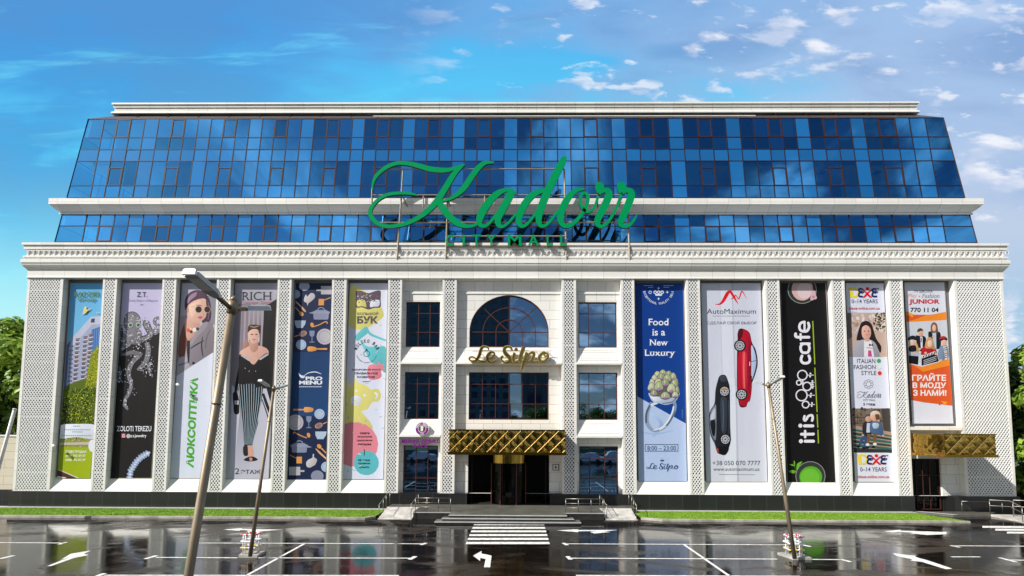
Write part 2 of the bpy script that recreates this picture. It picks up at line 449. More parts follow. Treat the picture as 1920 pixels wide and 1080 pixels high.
# ---- plinth in three runs between the doors
dL, dR = xf(877, 930, WY), xf(1030, 930, WY)
rL, rR = xf(1712, 930), xf(1787, 930)
p = MB()
for a, b in ((XL-.12, dL), (dR, rL), (rR, XR+.12)):
    p.box(a, b, -.12, 1.2, 0, zPT)
p.box(XL-.12, XL+1, 1.2, DEPTH, 0, zPT); p.box(XR-1, XR+.12, 1.2, DEPTH, 0, zPT)
p.build('plinth', 'granite', B)

# ---- pilasters with pierced lattice fronts
def lattice_bars(mb, x0, x1, z0, z1, y, cw=.208, ch=.28, bw=.054, dep=.045):
    dxn, dzn = cw/2, ch/2; L = math.hypot(dxn, dzn)
    for fam, s_ in ((0, 1), (1, -1)):
        ux, uz = dxn/L*s_, dzn/L; nx, nz = -uz, ux
        yy = y+.004*fam
        H = z1-z0; c = x0 - (H*dxn/dzn if s_ > 0 else 0) - cw; end = x1 + (H*dxn/dzn if s_ < 0 else 0) + cw
        while c < end:
            t0, t1 = 0.0, H/uz                         # line from (c, z0)
            if s_ > 0: t0 = max(t0, (x0-c)/ux); t1 = min(t1, (x1-c)/ux)
            else: t0 = max(t0, (x1-c)/ux); t1 = min(t1, (x0-c)/ux)
            if t1-t0 > .05:
                A = (c+ux*t0, z0+uz*t0); E_ = (c+ux*t1, z0+uz*t1); h = bw/2
                q = [(A[0]-nx*h, yy, A[1]-nz*h), (E_[0]-nx*h, yy, E_[1]-nz*h), (E_[0]+nx*h, yy, E_[1]+nz*h), (A[0]+nx*h, yy, A[1]+nz*h)]
                mb.hexa(q, [(v[0], v[1]+dep, v[2]) for v in q])
            c += cw
for i, (a, b) in enumerate(PX_):
    wide = b-a > 1.6; mg = .16 if not wide else .20
    q = MB()
    q.box(a, a+mg, 0, .5, zPT, zS); q.box(b-mg, b, 0, .5, zPT, zS)
    q.box(a+mg, b-mg, .002, .5, zPT, zPT+.05); q.box(a+mg, b-mg, .002, .5, zS-.05, zS)
    pier = q.build('pilaster', 'pier_cladding', B)
    MB().box(a+mg, b-mg, .11, .3, zPT+.05, zS-.05).build('backing_panel', 'lattice_backing', pier)
    lt = MB(); lattice_bars(lt, a+mg, b-mg, zPT+.05, zS-.05, .012)
    # the lattice comes in panels: thin horizontal seams
    z = zPT+1.3
    while z < zS-.5: lt.box(a+mg, b-mg, .022, .05, z-.018, z+.018); z += 1.30
    lt.build('lattice', 'lattice_white', pier)

# ---- bays that carry banners: back wall and sloping sill
BANNER_BAYS = [0,1,2,3,4,5, 9,10,11,12]
for i in BANNER_BAYS:
    a, b = PX_[i][1], PX_[i+1][0]; zb = zf(899.5, RY)
    q = MB(); q.box(a, b, WY, .5, zb, zS)
    q.build('bay_wall', 'bay_grey', B)
    s = MB()
    s.hexa([(a, -.01, zPT), (b, -.01, zPT), (b, WY-.02, zb), (a, WY-.02, zb)], [(a, .49, zPT), (b, .49, zPT), (b, .49, zb), (a, .49, zb)])
    s.build('bay_sill', 'moulding', B)

def wall_holes(mb, x0, x1, z0, z1, holes, y0, y1):
    """front face at y0 with rectangular openings and their reveals back to y1"""
    xs = sorted({x0, x1, *[v for h in holes for v in h[:2]]}); zs = sorted({z0, z1, *[v for h in holes for v in h[2:4]]})
    for xa, xb in zip(xs, xs[1:]):
        for za, zb_ in zip(zs, zs[1:]):
            cx, cz = (xa+xb)/2, (za+zb_)/2
            if any(h[0] < cx < h[1] and h[2] < cz < h[3] for h in holes): continue
            mb.poly([(xa, y0, za), (xb, y0, za), (xb, y0, zb_), (xa, y0, zb_)])
    for a, b, c, d_ in (h[:4] for h in holes):
        mb.poly([(a, y0, c), (a, y0, d_), (a, y1, d_), (a, y1, c)]); mb.poly([(b, y0, c), (b, y1, c), (b, y1, d_), (b, y0, d_)])
        mb.poly([(a, y0, d_), (b, y0, d_), (b, y1, d_), (a, y1, d_)]); mb.poly([(a, y0, c), (a, y1, c), (b, y1, c), (b, y0, c)])

def window(x0, x1, z0, z1, vx, hz, y, mat='window_frame', glass='window_glass', fw=.07, name='window'):
    f = MB(); bw = .042
    f.box(x0, x0+fw, y-.06, y+.06, z0, z1); f.box(x1-fw, x1, y-.06, y+.06, z0, z1)
    f.box(x0+fw, x1-fw, y-.06, y+.06, z0, z0+fw); f.box(x0+fw, x1-fw, y-.06, y+.06, z1-fw, z1)
    for v in vx: f.box(x0+(x1-x0)*v-bw/2, x0+(x1-x0)*v+bw/2, y-.045, y+.045, z0+fw, z1-fw)
    for h in hz: f.box(x0+fw, x1-fw, y-.042, y+.042, z1-(z1-z0)*h-bw/2, z1-(z1-z0)*h+bw/2)
    fr = f.build(name, mat, B); g = MB()
    xs = [x0+fw/2, *[x0+(x1-x0)*v for v in vx], x1-fw/2]; zs = [z0+fw/2, *[z1-(z1-z0)*h for h in reversed(hz)], z1-fw/2]
    for xa, xb in zip(xs, xs[1:]):
        for za, zb_ in zip(zs, zs[1:]):
            j = [rnd.uniform(-.0018, .0018) for _ in range(4)]
            g.poly([(xa+.004, y+j[0], za+.004), (xb-.004, y+j[1], za+.004), (xb-.004, y+j[2], zb_-.004), (xa+.004, y+j[0]+j[2]-j[1], zb_-.004)])
    g.build('pane', glass, fr); return fr

# ---- the three middle bays
GY = WY+.17
for bi, (wl, wr) in ((6, (762.5, 827)), (8, (1081, 1158.5))):
    a, b = PX_[bi][1], PX_[bi+1][0]
    x0, x1 = a+.22, b-.22
    rows = [(566, 651), (698, 786.5), (836, 928)]
    H = [(x0, x1, zf(q_, WY), zf(p_, WY)) for p_, q_ in rows]
    wm = MB(); wall_holes(wm, a, b, zPT-.02, zf(548, WY), H, WY, GY+.06)
    wm.build('bay_wall', 'wall_cladding', B)
    vf = (.36, .70) if bi == 6 else (.27, .66)
    for (hx0, hx1, hz0, hz1) in H: window(hx0, hx1, hz0, hz1, vf, (.25, .67), GY)
a, b = PX_[7][1], PX_[8][0]
ax0, ax1 = xf(880, 640, WY), xf(1029, 640, WY)
zA0, zSp, zA1 = zf(651, WY), zf(622, WY), zf(553.5, WY)
zW0, zW1 = zf(787, WY), zf(698, WY); zD1 = zf(850, WY)
wm = MB(); wall_holes(wm, a, b, zPT-.05, zf(548, WY), [(ax0, ax1, zA0, zA1), (ax0, ax1, zW0, zW1), (dL, dR, zPT-.05, zD1)], WY, GY+.06)
acx, arx, arz = (ax0+ax1)/2, (ax1-ax0)/2, zA1-zSp
def arc(k, t): return (acx+arx*k*math.cos(t), zSp+arz*k*math.sin(t))
N = 28
for s_ in (0, 1):
    pts = [arc(1, math.pi/2+(math.pi/2*i/N)*(1 if s_ == 0 else -1)) for i in range(N+1)]
    cx = ax0 if s_ == 0 else ax1
    for (xa, za), (xb, zb_) in zip(pts, pts[1:]):
        wm.poly([(xa, WY, za), (xb, WY, zb_), (xb, WY, zA1), (xa, WY, zA1)])
        wm.poly([(xa, WY, za), (xa, GY+.06, za), (xb, GY+.06, zb_), (xb, WY, zb_)])
wm.build('entrance_wall', 'wall_cladding', B)
# arched window
f = MB(); y = GY
def bar_arc(k, t0, t1, w_, n=24, dep=.05):
    for i in range(n):
        ta, tb = t0+(t1-t0)*i/n, t0+(t1-t0)*(i+1)/n
        k0, k1 = k-w_/2/arx, k+w_/2/arx
        q = [(arc(k0, ta)[0], y-dep, arc(k0, ta)[1]), (arc(k1, ta)[0], y-dep, arc(k1, ta)[1]), (arc(k1, tb)[0], y-dep, arc(k1, tb)[1]), (arc(k0, tb)[0], y-dep, arc(k0, tb)[1])]
        f.hexa(q, [(v[0], y+dep, v[2]) for v in q])
bar_arc(.987, 0, math.pi, .08, 36, .06); bar_arc(.665, 0, math.pi, .055); bar_arc(.335, 0, math.pi, .055)
for t_ in (45, 90, 135):
    c0, c1 = (acx, zSp), arc(.98, R(t_)); l = math.hypot(c1[0]-c0[0], c1[1]-c0[1]); nx, nz = -(c1[1]-c0[1])/l*.026, (c1[0]-c0[0])/l*.026
    q = [(c0[0]-nx, y-.042, c0[1]-nz), (c0[0]+nx, y-.042, c0[1]+nz), (c1[0]+nx, y-.042, c1[1]+nz), (c1[0]-nx, y-.042, c1[1]-nz)]
    f.hexa(q, [(v[0], y+.042, v[2]) for v in q])
f.box(ax0, ax1, y-.04, y+.04, zSp-.03, zSp+.03); f.box(ax0, ax1, y-.062, y+.06, zA0, zA0+.07)
f.box(ax0, ax0+.07, y-.06, y+.06, zA0+.07, zSp-.03); f.box(ax1-.07, ax1, y-.06, y+.06, zA0+.07, zSp-.03)
for k in range(1, 6): f.box(ax0+(ax1-ax0)*k/6-.027, ax0+(ax1-ax0)*k/6+.027, y-.038, y+.038, zA0+.07, zSp-.03)
aw = f.build('arched_window', 'window_frame', B); gm = MB()
for k in range(6): gm.poly([(ax0+(ax1-ax0)*k/6+.005, y, zA0+.01), (ax0+(ax1-ax0)*(k+1)/6-.005, y, zA0+.01), (ax0+(ax1-ax0)*(k+1)/6-.005, y, zSp-.005), (ax0+(ax1-ax0)*k/6+.005, y, zSp-.005)])
gm.poly([(arc(.985, math.pi*i/40)[0], y+.003, arc(.985, math.pi*i/40)[1]) for i in range(41)])
gm.build('pane', 'window_glass', aw)
window(ax0, ax1, zW0, zW1, [k/6 for k in range(1, 6)], (.25, .665), GY)

# sloping spandrel panels, ledges and coves of the middle bays
def spandrel(a, b, y0, y1, inset=True):
    zt, zb_ = zf(y0, WY), zf(y1-4.5, .02); q = MB()
    q.hexa([(a, .03, zb_), (b, .03, zb_), (b, WY-.03, zt), (a, WY-.03, zt)], [(a, WY+.02, zb_), (b, WY+.02, zb_), (b, WY+.02, zt), (a, WY+.02, zt)])
    q.box(a, b, -.03, WY+.02, zb_-.13, zb_-.003)
    def on(u, v, off): return (a+(b-a)*u, .03+(WY-.06)*v-off, zb_+(zt-zb_)*v)
    for k, (u0, u1, v0, v1) in enumerate(((.07,.93,.16,.86), (.105,.895,.27,.75))):
        tw = .028; tu = tw/(b-a); tv = tw/(zt-zb_); o_ = .022
        for (p0, p1, p2, p3) in ((u0, u1, v0, v0+tv), (u0, u1, v1-tv, v1), (u0, u0+tu, v0+tv, v1-tv), (u1-tu, u1, v0+tv, v1-tv)):
            q.hexa([on(p0, p2, o_), on(p1, p2, o_), on(p1, p3, o_), on(p0, p3, o_)], [on(p0, p2, 0), on(p1, p2, 0), on(p1, p3, 0), on(p0, p3, 0)])
    q.build('spandrel_panel', 'moulding', B)
for bi in (6, 7, 8):
    a, b = PX_[bi][1], PX_[bi+1][0]
    spandrel(a, b, 652.5, 684)
    if bi != 7: spandrel(a, b, 788, 821)
    q = MB(); zt, zb_ = zS, zf(549, WY); n = 10
    pf = [(.02+(WY-.02)*(1-math.cos(math.pi/2*k/n)), zt-.02-(zt-.02-zb_)*math.sin(math.pi/2*k/n)) for k in range(n+1)]
    pf = [(.02+(WY-.02)*math.sin(math.pi/2*k/n)**1.0, zt-(zt-zb_)*(1-math.cos(math.pi/2*k/n))) for k in range(n+1)]
    for (ya, za), (yb, zb2) in zip(pf, pf[1:]): q.poly([(a, ya, za), (b, ya, za), (b, yb, zb2), (a, yb, zb2)])
    q.box(a, b, WY-.05, WY+.02, zb_-.10, zb_)
    q.build('cove', 'wall_cladding', B)

# ---- bay over the side entrance
i = 13; a, b = PX_[13][1], PX_[14][0]; zb11 = zf(796, RY); rD1 = zf(856, WY)
wm = MB(); wm.box(a, b, WY, .5, zb11, zS); wm.build('bay_wall', 'bay_grey', B)
wm = MB(); wall_holes(wm, a, b, zPT-.05, zb11, [(rL+.02, rR-.35, zPT-.05, rD1)], WY-.02, GY+.06)
wm.box(a, b, -.02, WY-.03, zb11-.26, zb11-.05)
wm.build('side_entrance_wall', 'wall_cladding', B)
# side entrance: glazed double door in brown frames
dw = window(rL+.02, rR-.35, .14, rD1, (.30, .5, .70), (.33,), GY, mat='casement_frame', glass='door_glass', name='side_door')

# ---- main entablature with dentils
def zo(y, o): return zf(y, -o)
prof = [(-2.0, zo(455.2, .30)), (.30, zo(455.2, .30)), (.30, zo(459.5, .30)), (.22, zo(460.2, .22)), (.22, zo(467.8, .22)), (.10, zo(468.2, .10)), (.10, zo(480.2, .10)),
        (.24, zo(480.6, .24)), (.24, zo(483.2, .24)), (.19, zo(483.6, .19)), (.17, zo(486.4, .17)), (.31, zo(486.8, .31)), (.31, zo(493, .31)),
        (.27, zo(494, .27)), (.25, zo(497.5, .25)), (.19, zo(501, .19)), (.11, zo(504, .11)), (.08, zo(506.5, .08)), (.03, zo(507, .03)), (.02, zo(519.4, .02)), (.07, zo(519.8, .07)), (.07, zo(521.9, .07)), (-.5, zo(522.2, 0))]
ent = MB().sweep(prof, XL, XR, 0, DEPTH).build('entablature', 'frieze_cladding', B)
dn = MB(); x = XL-.05; zt_, zb_ = zo(469, .2), zo(480, .2)
while x < XR+.05:
    w_ = .385; h = zt_-zb_
    # corbel: narrow tapering bracket with an arched head between neighbours
    dn.hexa([(x, -.20, zt_), (x+.15, -.20, zt_), (x+.13, -.135, zb_+.06), (x+.02, -.135, zb_+.06)], [(x, -.09, zt_), (x+.15, -.09, zt_), (x+.13, -.09, zb_+.06), (x+.02, -.09, zb_+.06)])
    for k in range(6):
        t0, t1 = math.pi*k/6, math.pi*(k+1)/6; r_ = (w_-.15)/2; cx = x+.15+r_
        xa, xb = cx-r_*math.cos(t0), cx-r_*math.cos(t1); za, zc = zt_-.22+.17*math.sin(t0), zt_-.22+.17*math.sin(t1)
        dn.hexa([(xa, -.19, za), (xb, -.19, zc), (xb, -.19, zt_), (xa, -.19, zt_)], [(xa, -.09, za), (xb, -.09, zc), (xb, -.09, zt_), (xa, -.09, zt_)])
    x += w_
dn.build('dentil_band', 'moulding', ent)

# ---- mansard: tilted glass plane
M0, M1 = U(963, 453.5, .9), U(963, 222, 2.1)
MN = Vector((1, 0, 0)).cross(M1-M0).normalized()
if MN.y > 0: MN = -MN
def mrow(py): return PLN(963, py, M0, MN)
def mx(px, py): return PLN(px, py, M0, MN).x
hl0, hl1 = PLN(103, 453, M0, MN), PLN(166, 222, M0, MN)
hr0, hr1 = PLN(1832, 455, M0, MN), PLN(1768, 218, M0, MN)
def hipL(z): return hl0.x+(hl1.x-hl0.x)*(z-hl0.z)/(hl1.z-hl0.z)
def hipR(z): return hr0.x+(hr1.x-hr0.x)*(z-hr0.z)/(hr1.z-hr0.z)
cas = [218, 322, 419, 515, 613, 707, 802, 895, 995, 1094, 1198, 1308, 1440, 1543, 1647]
cols_px = [193]
for k, c in enumerate(cas):
    nx_ = cas[k+1] if k+1 < len(cas) else c+91; n = 5 if c == 1308 else 4
    if k+1 < len(cas): cols_px += [c+(nx_-c)*j/n for j in range(n)]
    else: cols_px += [c, c+33, c+60, c+90]
colX = [mx(c, 240) for c in cols_px]
isCas = [any(abs(c-k) < .5 for k in cas) for c in cols_px]
def MP(X, py, off=0.0):
    q = mrow(py); return Vector((X, q.y, q.z))+MN*off
def mbar(mb, Xa, ya, Xb, yb, w_, out=.05, inn=.05):
    """bar on the glass plane from (Xa,row ya) to (Xb,row yb)"""
    A, E_ = MP(Xa, ya), MP(Xb, yb); t = (E_-A).normalized(); s = t.cross(MN).normalized()*(w_/2)
    fq = [A-s+MN*out, E_-s+MN*out, E_+s+MN*out, A+s+MN*out]
    mb.hexa(fq, [v-MN*(out+inn) for v in fq])
def dest_blind(ya, k): return ya != 280 and rnd.random() < .16
ROWS_U, ROWS_L = [222, 257.5, 280, 302, 348, 370.5], [400, 424, 454.5]
COLW = []
for nm, rows in (('upper', ROWS_U), ('lower', ROWS_L)):
    g = MB(); fm = MB(); gs_ = MB(); bl_ = MB()
    for ya, yb in zip(rows, rows[1:]):
        za, zb_ = mrow(ya).z, mrow(yb).z
        edges = [None, *colX, None]
        for k in range(len(edges)-1):
            xa0 = hipL(za) if edges[k] is None else edges[k]; xa1 = hipL(zb_) if edges[k] is None else edges[k]
            xb0 = hipR(za) if edges[k+1] is None else edges[k+1]; xb1 = hipR(zb_) if edges[k+1] is None else edges[k+1]
            j = [rnd.uniform(-.007, .007) for _ in range(3)]
            if dest_blind(ya, k):
                bl_.poly([MP(xa1+.06, yb, -.16), MP(xb1-.06, yb, -.16), MP(xb0-.06, ya, -.16), MP(xa0+.06, ya, -.16)])
            dest = gs_ if (ya == 280 or (2 <= k < len(colX) and isCas[max(0, k-3)] and k-3 >= 0)) else g
            dest.poly([MP(xa1+.004, yb, j[0]), MP(xb1-.004, yb, j[1]), MP(xb0-.004, ya, j[2]), MP(xa0+.004, ya, j[0]+j[2]-j[1])])
    # side slopes of the same glass
    zt, zb_ = mrow(rows[0]), mrow(rows[-1])
    for hip in (hipL, hipR):
        for k in range(8):
            ya0, ya1 = zt.y+k*2.2, zt.y+(k+1)*2.2-.01; yb0, yb1 = zb_.y+k*2.2, zb_.y+(k+1)*2.2-.01
            g.poly([(hip(zb_.z), yb0, zb_.z), (hip(zb_.z), yb1, zb_.z), (hip(zt.z), ya1, zt.z), (hip(zt.z), ya0, zt.z)])
            fm.tube([(hip(zb_.z), yb0, zb_.z), (hip(zt.z), ya0, zt.z)], .045, 4)
        for yy in rows: q = mrow(yy); fm.tube([(hip(q.z), q.y+.05, q.z), (hip(q.z), q.y+17, q.z)], .04, 4)
    glz = g.build('curtain_wall', 'mansard_glass', B)
    gs_.build('spandrel_panes', 'spandrel_glass', glz)
    if bl_.f: bl_.build('blinds', 'interior_white', glz)
    for X in colX: mbar(fm, X, rows[0], X, rows[-1], .062, .022)
    for yy in rows: q = mrow(yy).z; mbar(fm, hipL(q), yy, hipR(q), yy, .058, .018)
    fm.build('mullions', 'mullion', glz)
    for k, X in enumerate(colX):
        if not isCas[k]: continue
        for (ya, yb) in (((224, 256.5), (315, 347.5)) if nm == 'upper' else ((425, 452.5),)):
            c = MB(); xa, xb = X+.05, colX[k+1]-.05 if k+1 < len(colX) else X+.9
            zt_ = .045
            mbar(c, xa, ya, xa, yb, .075, .03); mbar(c, xb, ya, xb, yb, .075, .03)
            mbar(c, xa+.0425, ya, xb-.0425, ya, .075, .027); mbar(c, xa+.0425, yb, xb-.0425, yb, .075, .027)
            c.build('casement_frame', 'casement_frame', glz)

# inside the mansard: floor slabs, columns, back wall
it = MB()
for y0, y1 in ((214, 224), (280, 303.5), (366, 404)):
    q0, q1 = mrow(y0), mrow(y1); it.box(hipL(q0.z)+.3, hipR(q0.z)-.3, q1.y+.55, 12, q1.z, q0.z)
it.build('floor_slab', 'interior_white', B)
bw_ = MB(); zb0, zt0 = mrow(454).z, mrow(216).z
bw_.box(hipL(zt0)+3, hipR(zt0)-6, 8.4, 8.6, zb0, zt0)
for k in range(9):
    xx = -24+k*6.3; bw_.box(xx, xx+.15, 4.6, 8.4, zb0, zt0)
bw_.build('inner_wall', 'interior_grey', B)
bf = MB(); bf.box(XL+.5, XR-.5, 1.0, DEPTH-1, zb0-.35, zb0-.05); bf.build('attic_floor', 'interior_grey', B)
ic = MB()                                         # vents in the ceilings
for k in range(0, len(colX)-1):
    if isCas[k] and colX[k] > 2:
        for yy in (304.6, 405):
            q = mrow(yy); ic.box(colX[k]+.35, colX[k]+.75, q.y+1.2, q.y+1.6, q.z-.09, q.z-.02)
ic.build('ceiling_vents', 'mullion', B)

# ---- middle cornice between the two glass bands
qm = mrow(386); Ym = qm.y
def zm(y, o): return zf(y, Ym-o)
mp = [(-.6, zm(370.2, .5)), (.62, zm(371.6, .62)), (.62, zm(382.6, .62)), (.56, zm(383.2, .56)), (.50, zm(387, .5)), (.38, zm(391.5, .38)), (.24, zm(395.5, .24)), (.13, zm(398.6, .13)), (.20, zm(399, .2)), (.20, zm(401.4, .2)), (-.25, zm(402.2, 0))]
MB().sweep(mp, hipL(qm.z), hipR(qm.z), Ym, DEPTH-2).build('middle_cornice', 'frieze_cladding', B)
# ---- roof slope and top parapet
Yp = 3.1
pL, pR = xf(222, 203, Yp), xf(1711, 200, Yp)
def zp(y, o): return zf(y, Yp-o)
tp = [(-.8, zp(191.3, .3)), (.30, zp(191.3, .3)), (.30, zp(194.3, .3)), (.20, zp(195, .2)), (.22, zp(200, .22)), (.10, zp(201, .1)), (.10, zp(203.5, .1)), (.18, zp(204, .18)), (.16, zp(207.6, .16)), (.31, zp(208.4, .31)), (.31, zp(211, .31)), (.12, zp(212, .12)), (-.3, zp(213.4, 0))]
MB().sweep(tp, pL, pR, Yp, DEPTH-4).build('parapet', 'frieze_cladding', B)
rf = MB(); A = mrow(221.5); E_ = (Yp+.25, zp(213, 0)+.1)
c0 = [(hipL(A.z), DEPTH, A.z), (hipL(A.z), A.y, A.z), (hipR(A.z), A.y, A.z), (hipR(A.z), DEPTH, A.z)]
c1 = [(pL+.2, DEPTH, E_[1]), (pL+.2, E_[0], E_[1]), (pR-.2, E_[0], E_[1]), (pR-.2, DEPTH, E_[1])]
for k in range(3): rf.poly([c0[k], c0[k+1], c1[k+1], c1[k]])
rf.poly([c1[0], c1[1], c1[2], c1[3]])
rf.build('roof', 'roof_dark', B)
rl = MB()
q = mrow(218.4); yy = q.y-.02
rl.tube([(mx(700, 218.5), yy, q.z), (mx(1416, 217.6), yy, q.z+.0)], .055, 8)
for k in range(29):
    X = mx(706+k*25.2, 218); rl.tube([(X, yy+.05, q.z), (X+.12, yy+.8, q.z+.22)], .022, 5)
    rl.tube([(X+.1, yy, q.z+.02), (X+.1, yy+.7, q.z+.42)], .018, 5)
rl.build('lighting_rail', 'white_metal', B)
rb = MB()
for k in range(26):
    X = mx(250+k*58, 218); rb.tube([(X, A.y+.12, A.z+.04), (X-.25, Yp+.1, E_[1]-.02)], .03, 5)
rb.build('roof_ribs', 'casement_frame', B)

# ---- side and rear walls, rooms behind the shop windows
sw = MB(); zc = zo(470, 0)
sw.box(XL, XL+.4, .5, DEPTH, zPT, zc); sw.box(XR-.4, XR, .5, DEPTH, zPT, zc); sw.box(XL+.4, XR-.4, DEPTH-.4, DEPTH, 0, zc)
sw.build('side_wall', 'cladding', B)
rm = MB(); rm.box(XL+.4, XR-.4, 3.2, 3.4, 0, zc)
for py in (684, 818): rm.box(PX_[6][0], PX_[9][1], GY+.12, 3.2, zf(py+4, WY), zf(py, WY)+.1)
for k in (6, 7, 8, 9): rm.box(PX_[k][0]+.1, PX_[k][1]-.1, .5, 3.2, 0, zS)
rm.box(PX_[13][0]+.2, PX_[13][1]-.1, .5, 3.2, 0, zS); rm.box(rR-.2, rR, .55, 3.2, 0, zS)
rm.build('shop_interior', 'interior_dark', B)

# ---- main doorway: revolving door under a gilded drum
dcx = (dL+dR)/2; LZ = .42
dr = MB(); rr = 1.35; dcy = .95
n = 40
zt_ = zD1-.03; zmid = zf(868, .2)
for k in range(n):
    t0, t1 = 2*math.pi*k/n, 2*math.pi*(k+1)/n
    q = [(dcx+rr*math.sin(t0), dcy-rr*math.cos(t0), zmid), (dcx+rr*math.sin(t1), dcy-rr*math.cos(t1), zmid)]
    dr.poly([q[0], q[1], (q[1][0], q[1][1], zt_), (q[0][0], q[0][1], zt_)])
dr.poly([(dcx+rr*math.sin(2*math.pi*k/n), dcy-rr*math.cos(2*math.pi*k/n), zmid) for k in range(n)])
rev = dr.build('revolving_door', 'gold', B)
gd = MB(); r2 = rr-.06
for k in range(n):
    t0, t1 = 2*math.pi*k/n, 2*math.pi*(k+1)/n
    gd.poly([(dcx+r2*math.sin(t0), dcy-r2*math.cos(t0), LZ+.03), (dcx+r2*math.sin(t1), dcy-r2*math.cos(t1), LZ+.03), (dcx+r2*math.sin(t1), dcy-r2*math.cos(t1), zmid), (dcx+r2*math.sin(t0), dcy-r2*math.cos(t0), zmid)])
gd.build('drum_glass', 'door_glass', rev)
fr = MB()
for t_ in (-62, -24, 24, 62): fr.tube([(dcx+rr*math.sin(R(t_)), dcy-rr*math.cos(R(t_)), LZ), (dcx+rr*math.sin(R(t_)), dcy-rr*math.cos(R(t_)), zmid)], .05, 6)
for t_ in (20, 110, 200, 290): fr.box(*sorted((dcx, dcx+1.2*math.cos(R(t_)))), *sorted((dcy+.0, dcy+.04+1.5*math.sin(R(t_))*.1)), LZ+.04, zmid-.02)
fr.tube([(dcx, dcy, LZ), (dcx, dcy, zmid)], .06, 8)
fr.build('door_frame', 'window_frame', rev)
fl = MB(); fl.box(dL+.01, dR-.01, -.11, 3.2, .05, LZ); fl.build('threshold', 'dark_stone', B)
for xx in (dL+.25, dR-.25): MB().box(xx-.04, xx+.04, .6, .72, LZ, zD1).build('side_light_frame', 'mullion', B)

# ---- little white fittings on the pilasters and the plaque by the door
sp = None
for k, (px_, py_) in enumerate(((104, 836), (718, 838), (1197, 841))):
    P_ = U(px_, py_, -.02)
    if sp is None:
        sp = empty('wall_spotlight', (P_.x, 0, P_.z), 'small white spotlight low on the pilaster left of the blue cutlery banner', 'wall light', 'small white spotlights on the pilasters')
        MB().box(P_.x-.05, P_.x+.05, -.06, 0, P_.z-.06, P_.z+.06).build('bracket', 'steel', sp)
        MB().tube([(P_.x, -.06, P_.z), (P_.x+.02, -.24, P_.z+.05)], .075, 10, r2=.095).build('lamp_head', 'white_plastic', sp)
        o = sp
    else:
        o = copy_tree(sp); o.location = (P_.x, 0, P_.z)
    o['label'] = ('small white spotlight low on the wide lattice pier at the left end', 'small white spotlight beside the bottom of the pastel bear banner', 'small white spotlight beside the lower pale half of the artichoke banner')[k]
pq = MB(); P0_, P1_ = U(1036, 870, WY), U(1048, 882, WY)
pq.box(P0_.x, P1_.x, WY-.02, WY, P1_.z, P0_.z)
for (u0, u1, v0, v1) in ((0,1,0,.1),(0,1,.9,1),(0,.1,.1,.9),(.9,1,.1,.9),(.3,.7,.44,.56),(.44,.56,.25,.75)):
    W_, H_ = P1_.x-P0_.x, P0_.z-P1_.z
    pq.box(P0_.x+W_*u0, P0_.x+W_*u1, WY-.03, WY-.02, P1_.z+H_*v0, P1_.z+H_*v1, 1)
tag(pq.build('wall_plaque', ['moulding', 'mullion']), 'small square plaque on the stone right of the main door', 'plaque')
# ================================================================== rooftop lettering
def zz(ox, oy, s, pts): return [(ox+p[0]/s, oy+p[1]/s, *[v/s for v in p[2:]]) for p in pts]
def z5(p): return zz(660, 280, 4.91, p)
def z6(p): return zz(940, 280, 4.91, p)
KADORR = [
 ('K', [z5([(188,375,12),(192,310,22),(222,245,32),(278,190,34),(350,146,36),(430,125,34),(520,130,38),(620,152,44),(720,180,48),(820,190,46),(900,185,36),(960,165,24),(1010,150,20),(1040,138,12)]),
        z5([(1038,138,10),(1010,155,26),(960,200,44),(910,270,52),(865,345,54),(815,425,56),(760,500,56),(690,570,48),(620,622,42),(540,665,38),(450,695,34),(360,708,32),(280,700,34),(215,665,38),(172,610,40),(168,560,36),(195,510,32),(250,455,30),(330,415,30),(430,402,28),(520,405,24),(570,413,18),(606,424,8)]),
        z5([(1306,122,18),(1260,120,26),(1210,130,42),(1150,185,50),(1095,260,54),(1040,340,52),(985,400,44),(920,445,30),(860,470,22),(795,474,18)]),
        z5([(790,470,50),(850,560,64),(910,630,62),(975,680,56),(1040,705,36),(1100,705,28),(1160,685,20)])]),
 ('a', [z5([(1460,372,20),(1400,378,38),(1340,405,56),(1280,460,66),(1220,540,72),(1180,620,66),(1172,680,48),(1205,706,32),(1250,690,28),(1305,630,28),(1350,570,28),(1400,490,26)]),
        z6([(112,372,62),(80,420,70),(45,490,70),(5,560,68),(-32,640,62),(-22,700,40),(22,706,26),(75,665,24),(140,585,22)])]),
 ('d', [z6([(430,370,26),(385,378,38),(330,395,50),(265,440,62),(205,520,68),(168,605,64),(160,670,50),(188,706,34),(232,690,28),(285,630,26),(345,545,26)]),
        z6([(590,62,30),(565,110,60),(520,195,68),(470,295,68),(420,400,70),(375,510,70),(345,610,62),(350,684,44),(385,706,30),(430,682,26),(480,622,24),(535,550,22)])]),
 ('o', [z6([(768,366,12),(700,374,34),(640,415,54),(588,490,64),(550,585,62),(545,655,54),(580,702,42),(640,696,38),(700,645,34),(758,570,34),(793,485,34),(795,425,32),(768,402,24),(737,420,28),(725,480,28),(747,540,28),(790,575,26),(835,555,24),(868,505,24),(892,430,26)])]),
 ('r', [z6([(905,300,30),(905,320,70),(905,348,80),(903,380,66),(898,405,30)]), z6([(900,410,26),(925,388,30),(955,376,44),(985,392,62),(985,440,70),(940,540,68),(892,635,62),(885,684,48),(922,709,32),(970,682,28),(1020,612,26),(1060,532,24),(1090,452,24),(1106,398,24)])]),
 ('r', [z6([(1104,298,30),(1104,318,68),(1106,346,78),(1104,380,64),(1100,405,30)]), z6([(1104,410,26),(1130,388,30),(1160,376,44),(1193,392,60),(1194,440,68),(1155,540,68),(1113,630,62),(1097,684,48),(1135,709,32),(1180,696,28),(1220,652,22),(1248,600,10)])]),
]
SY = -.50                                     # plane of the lettering, forward of the glass
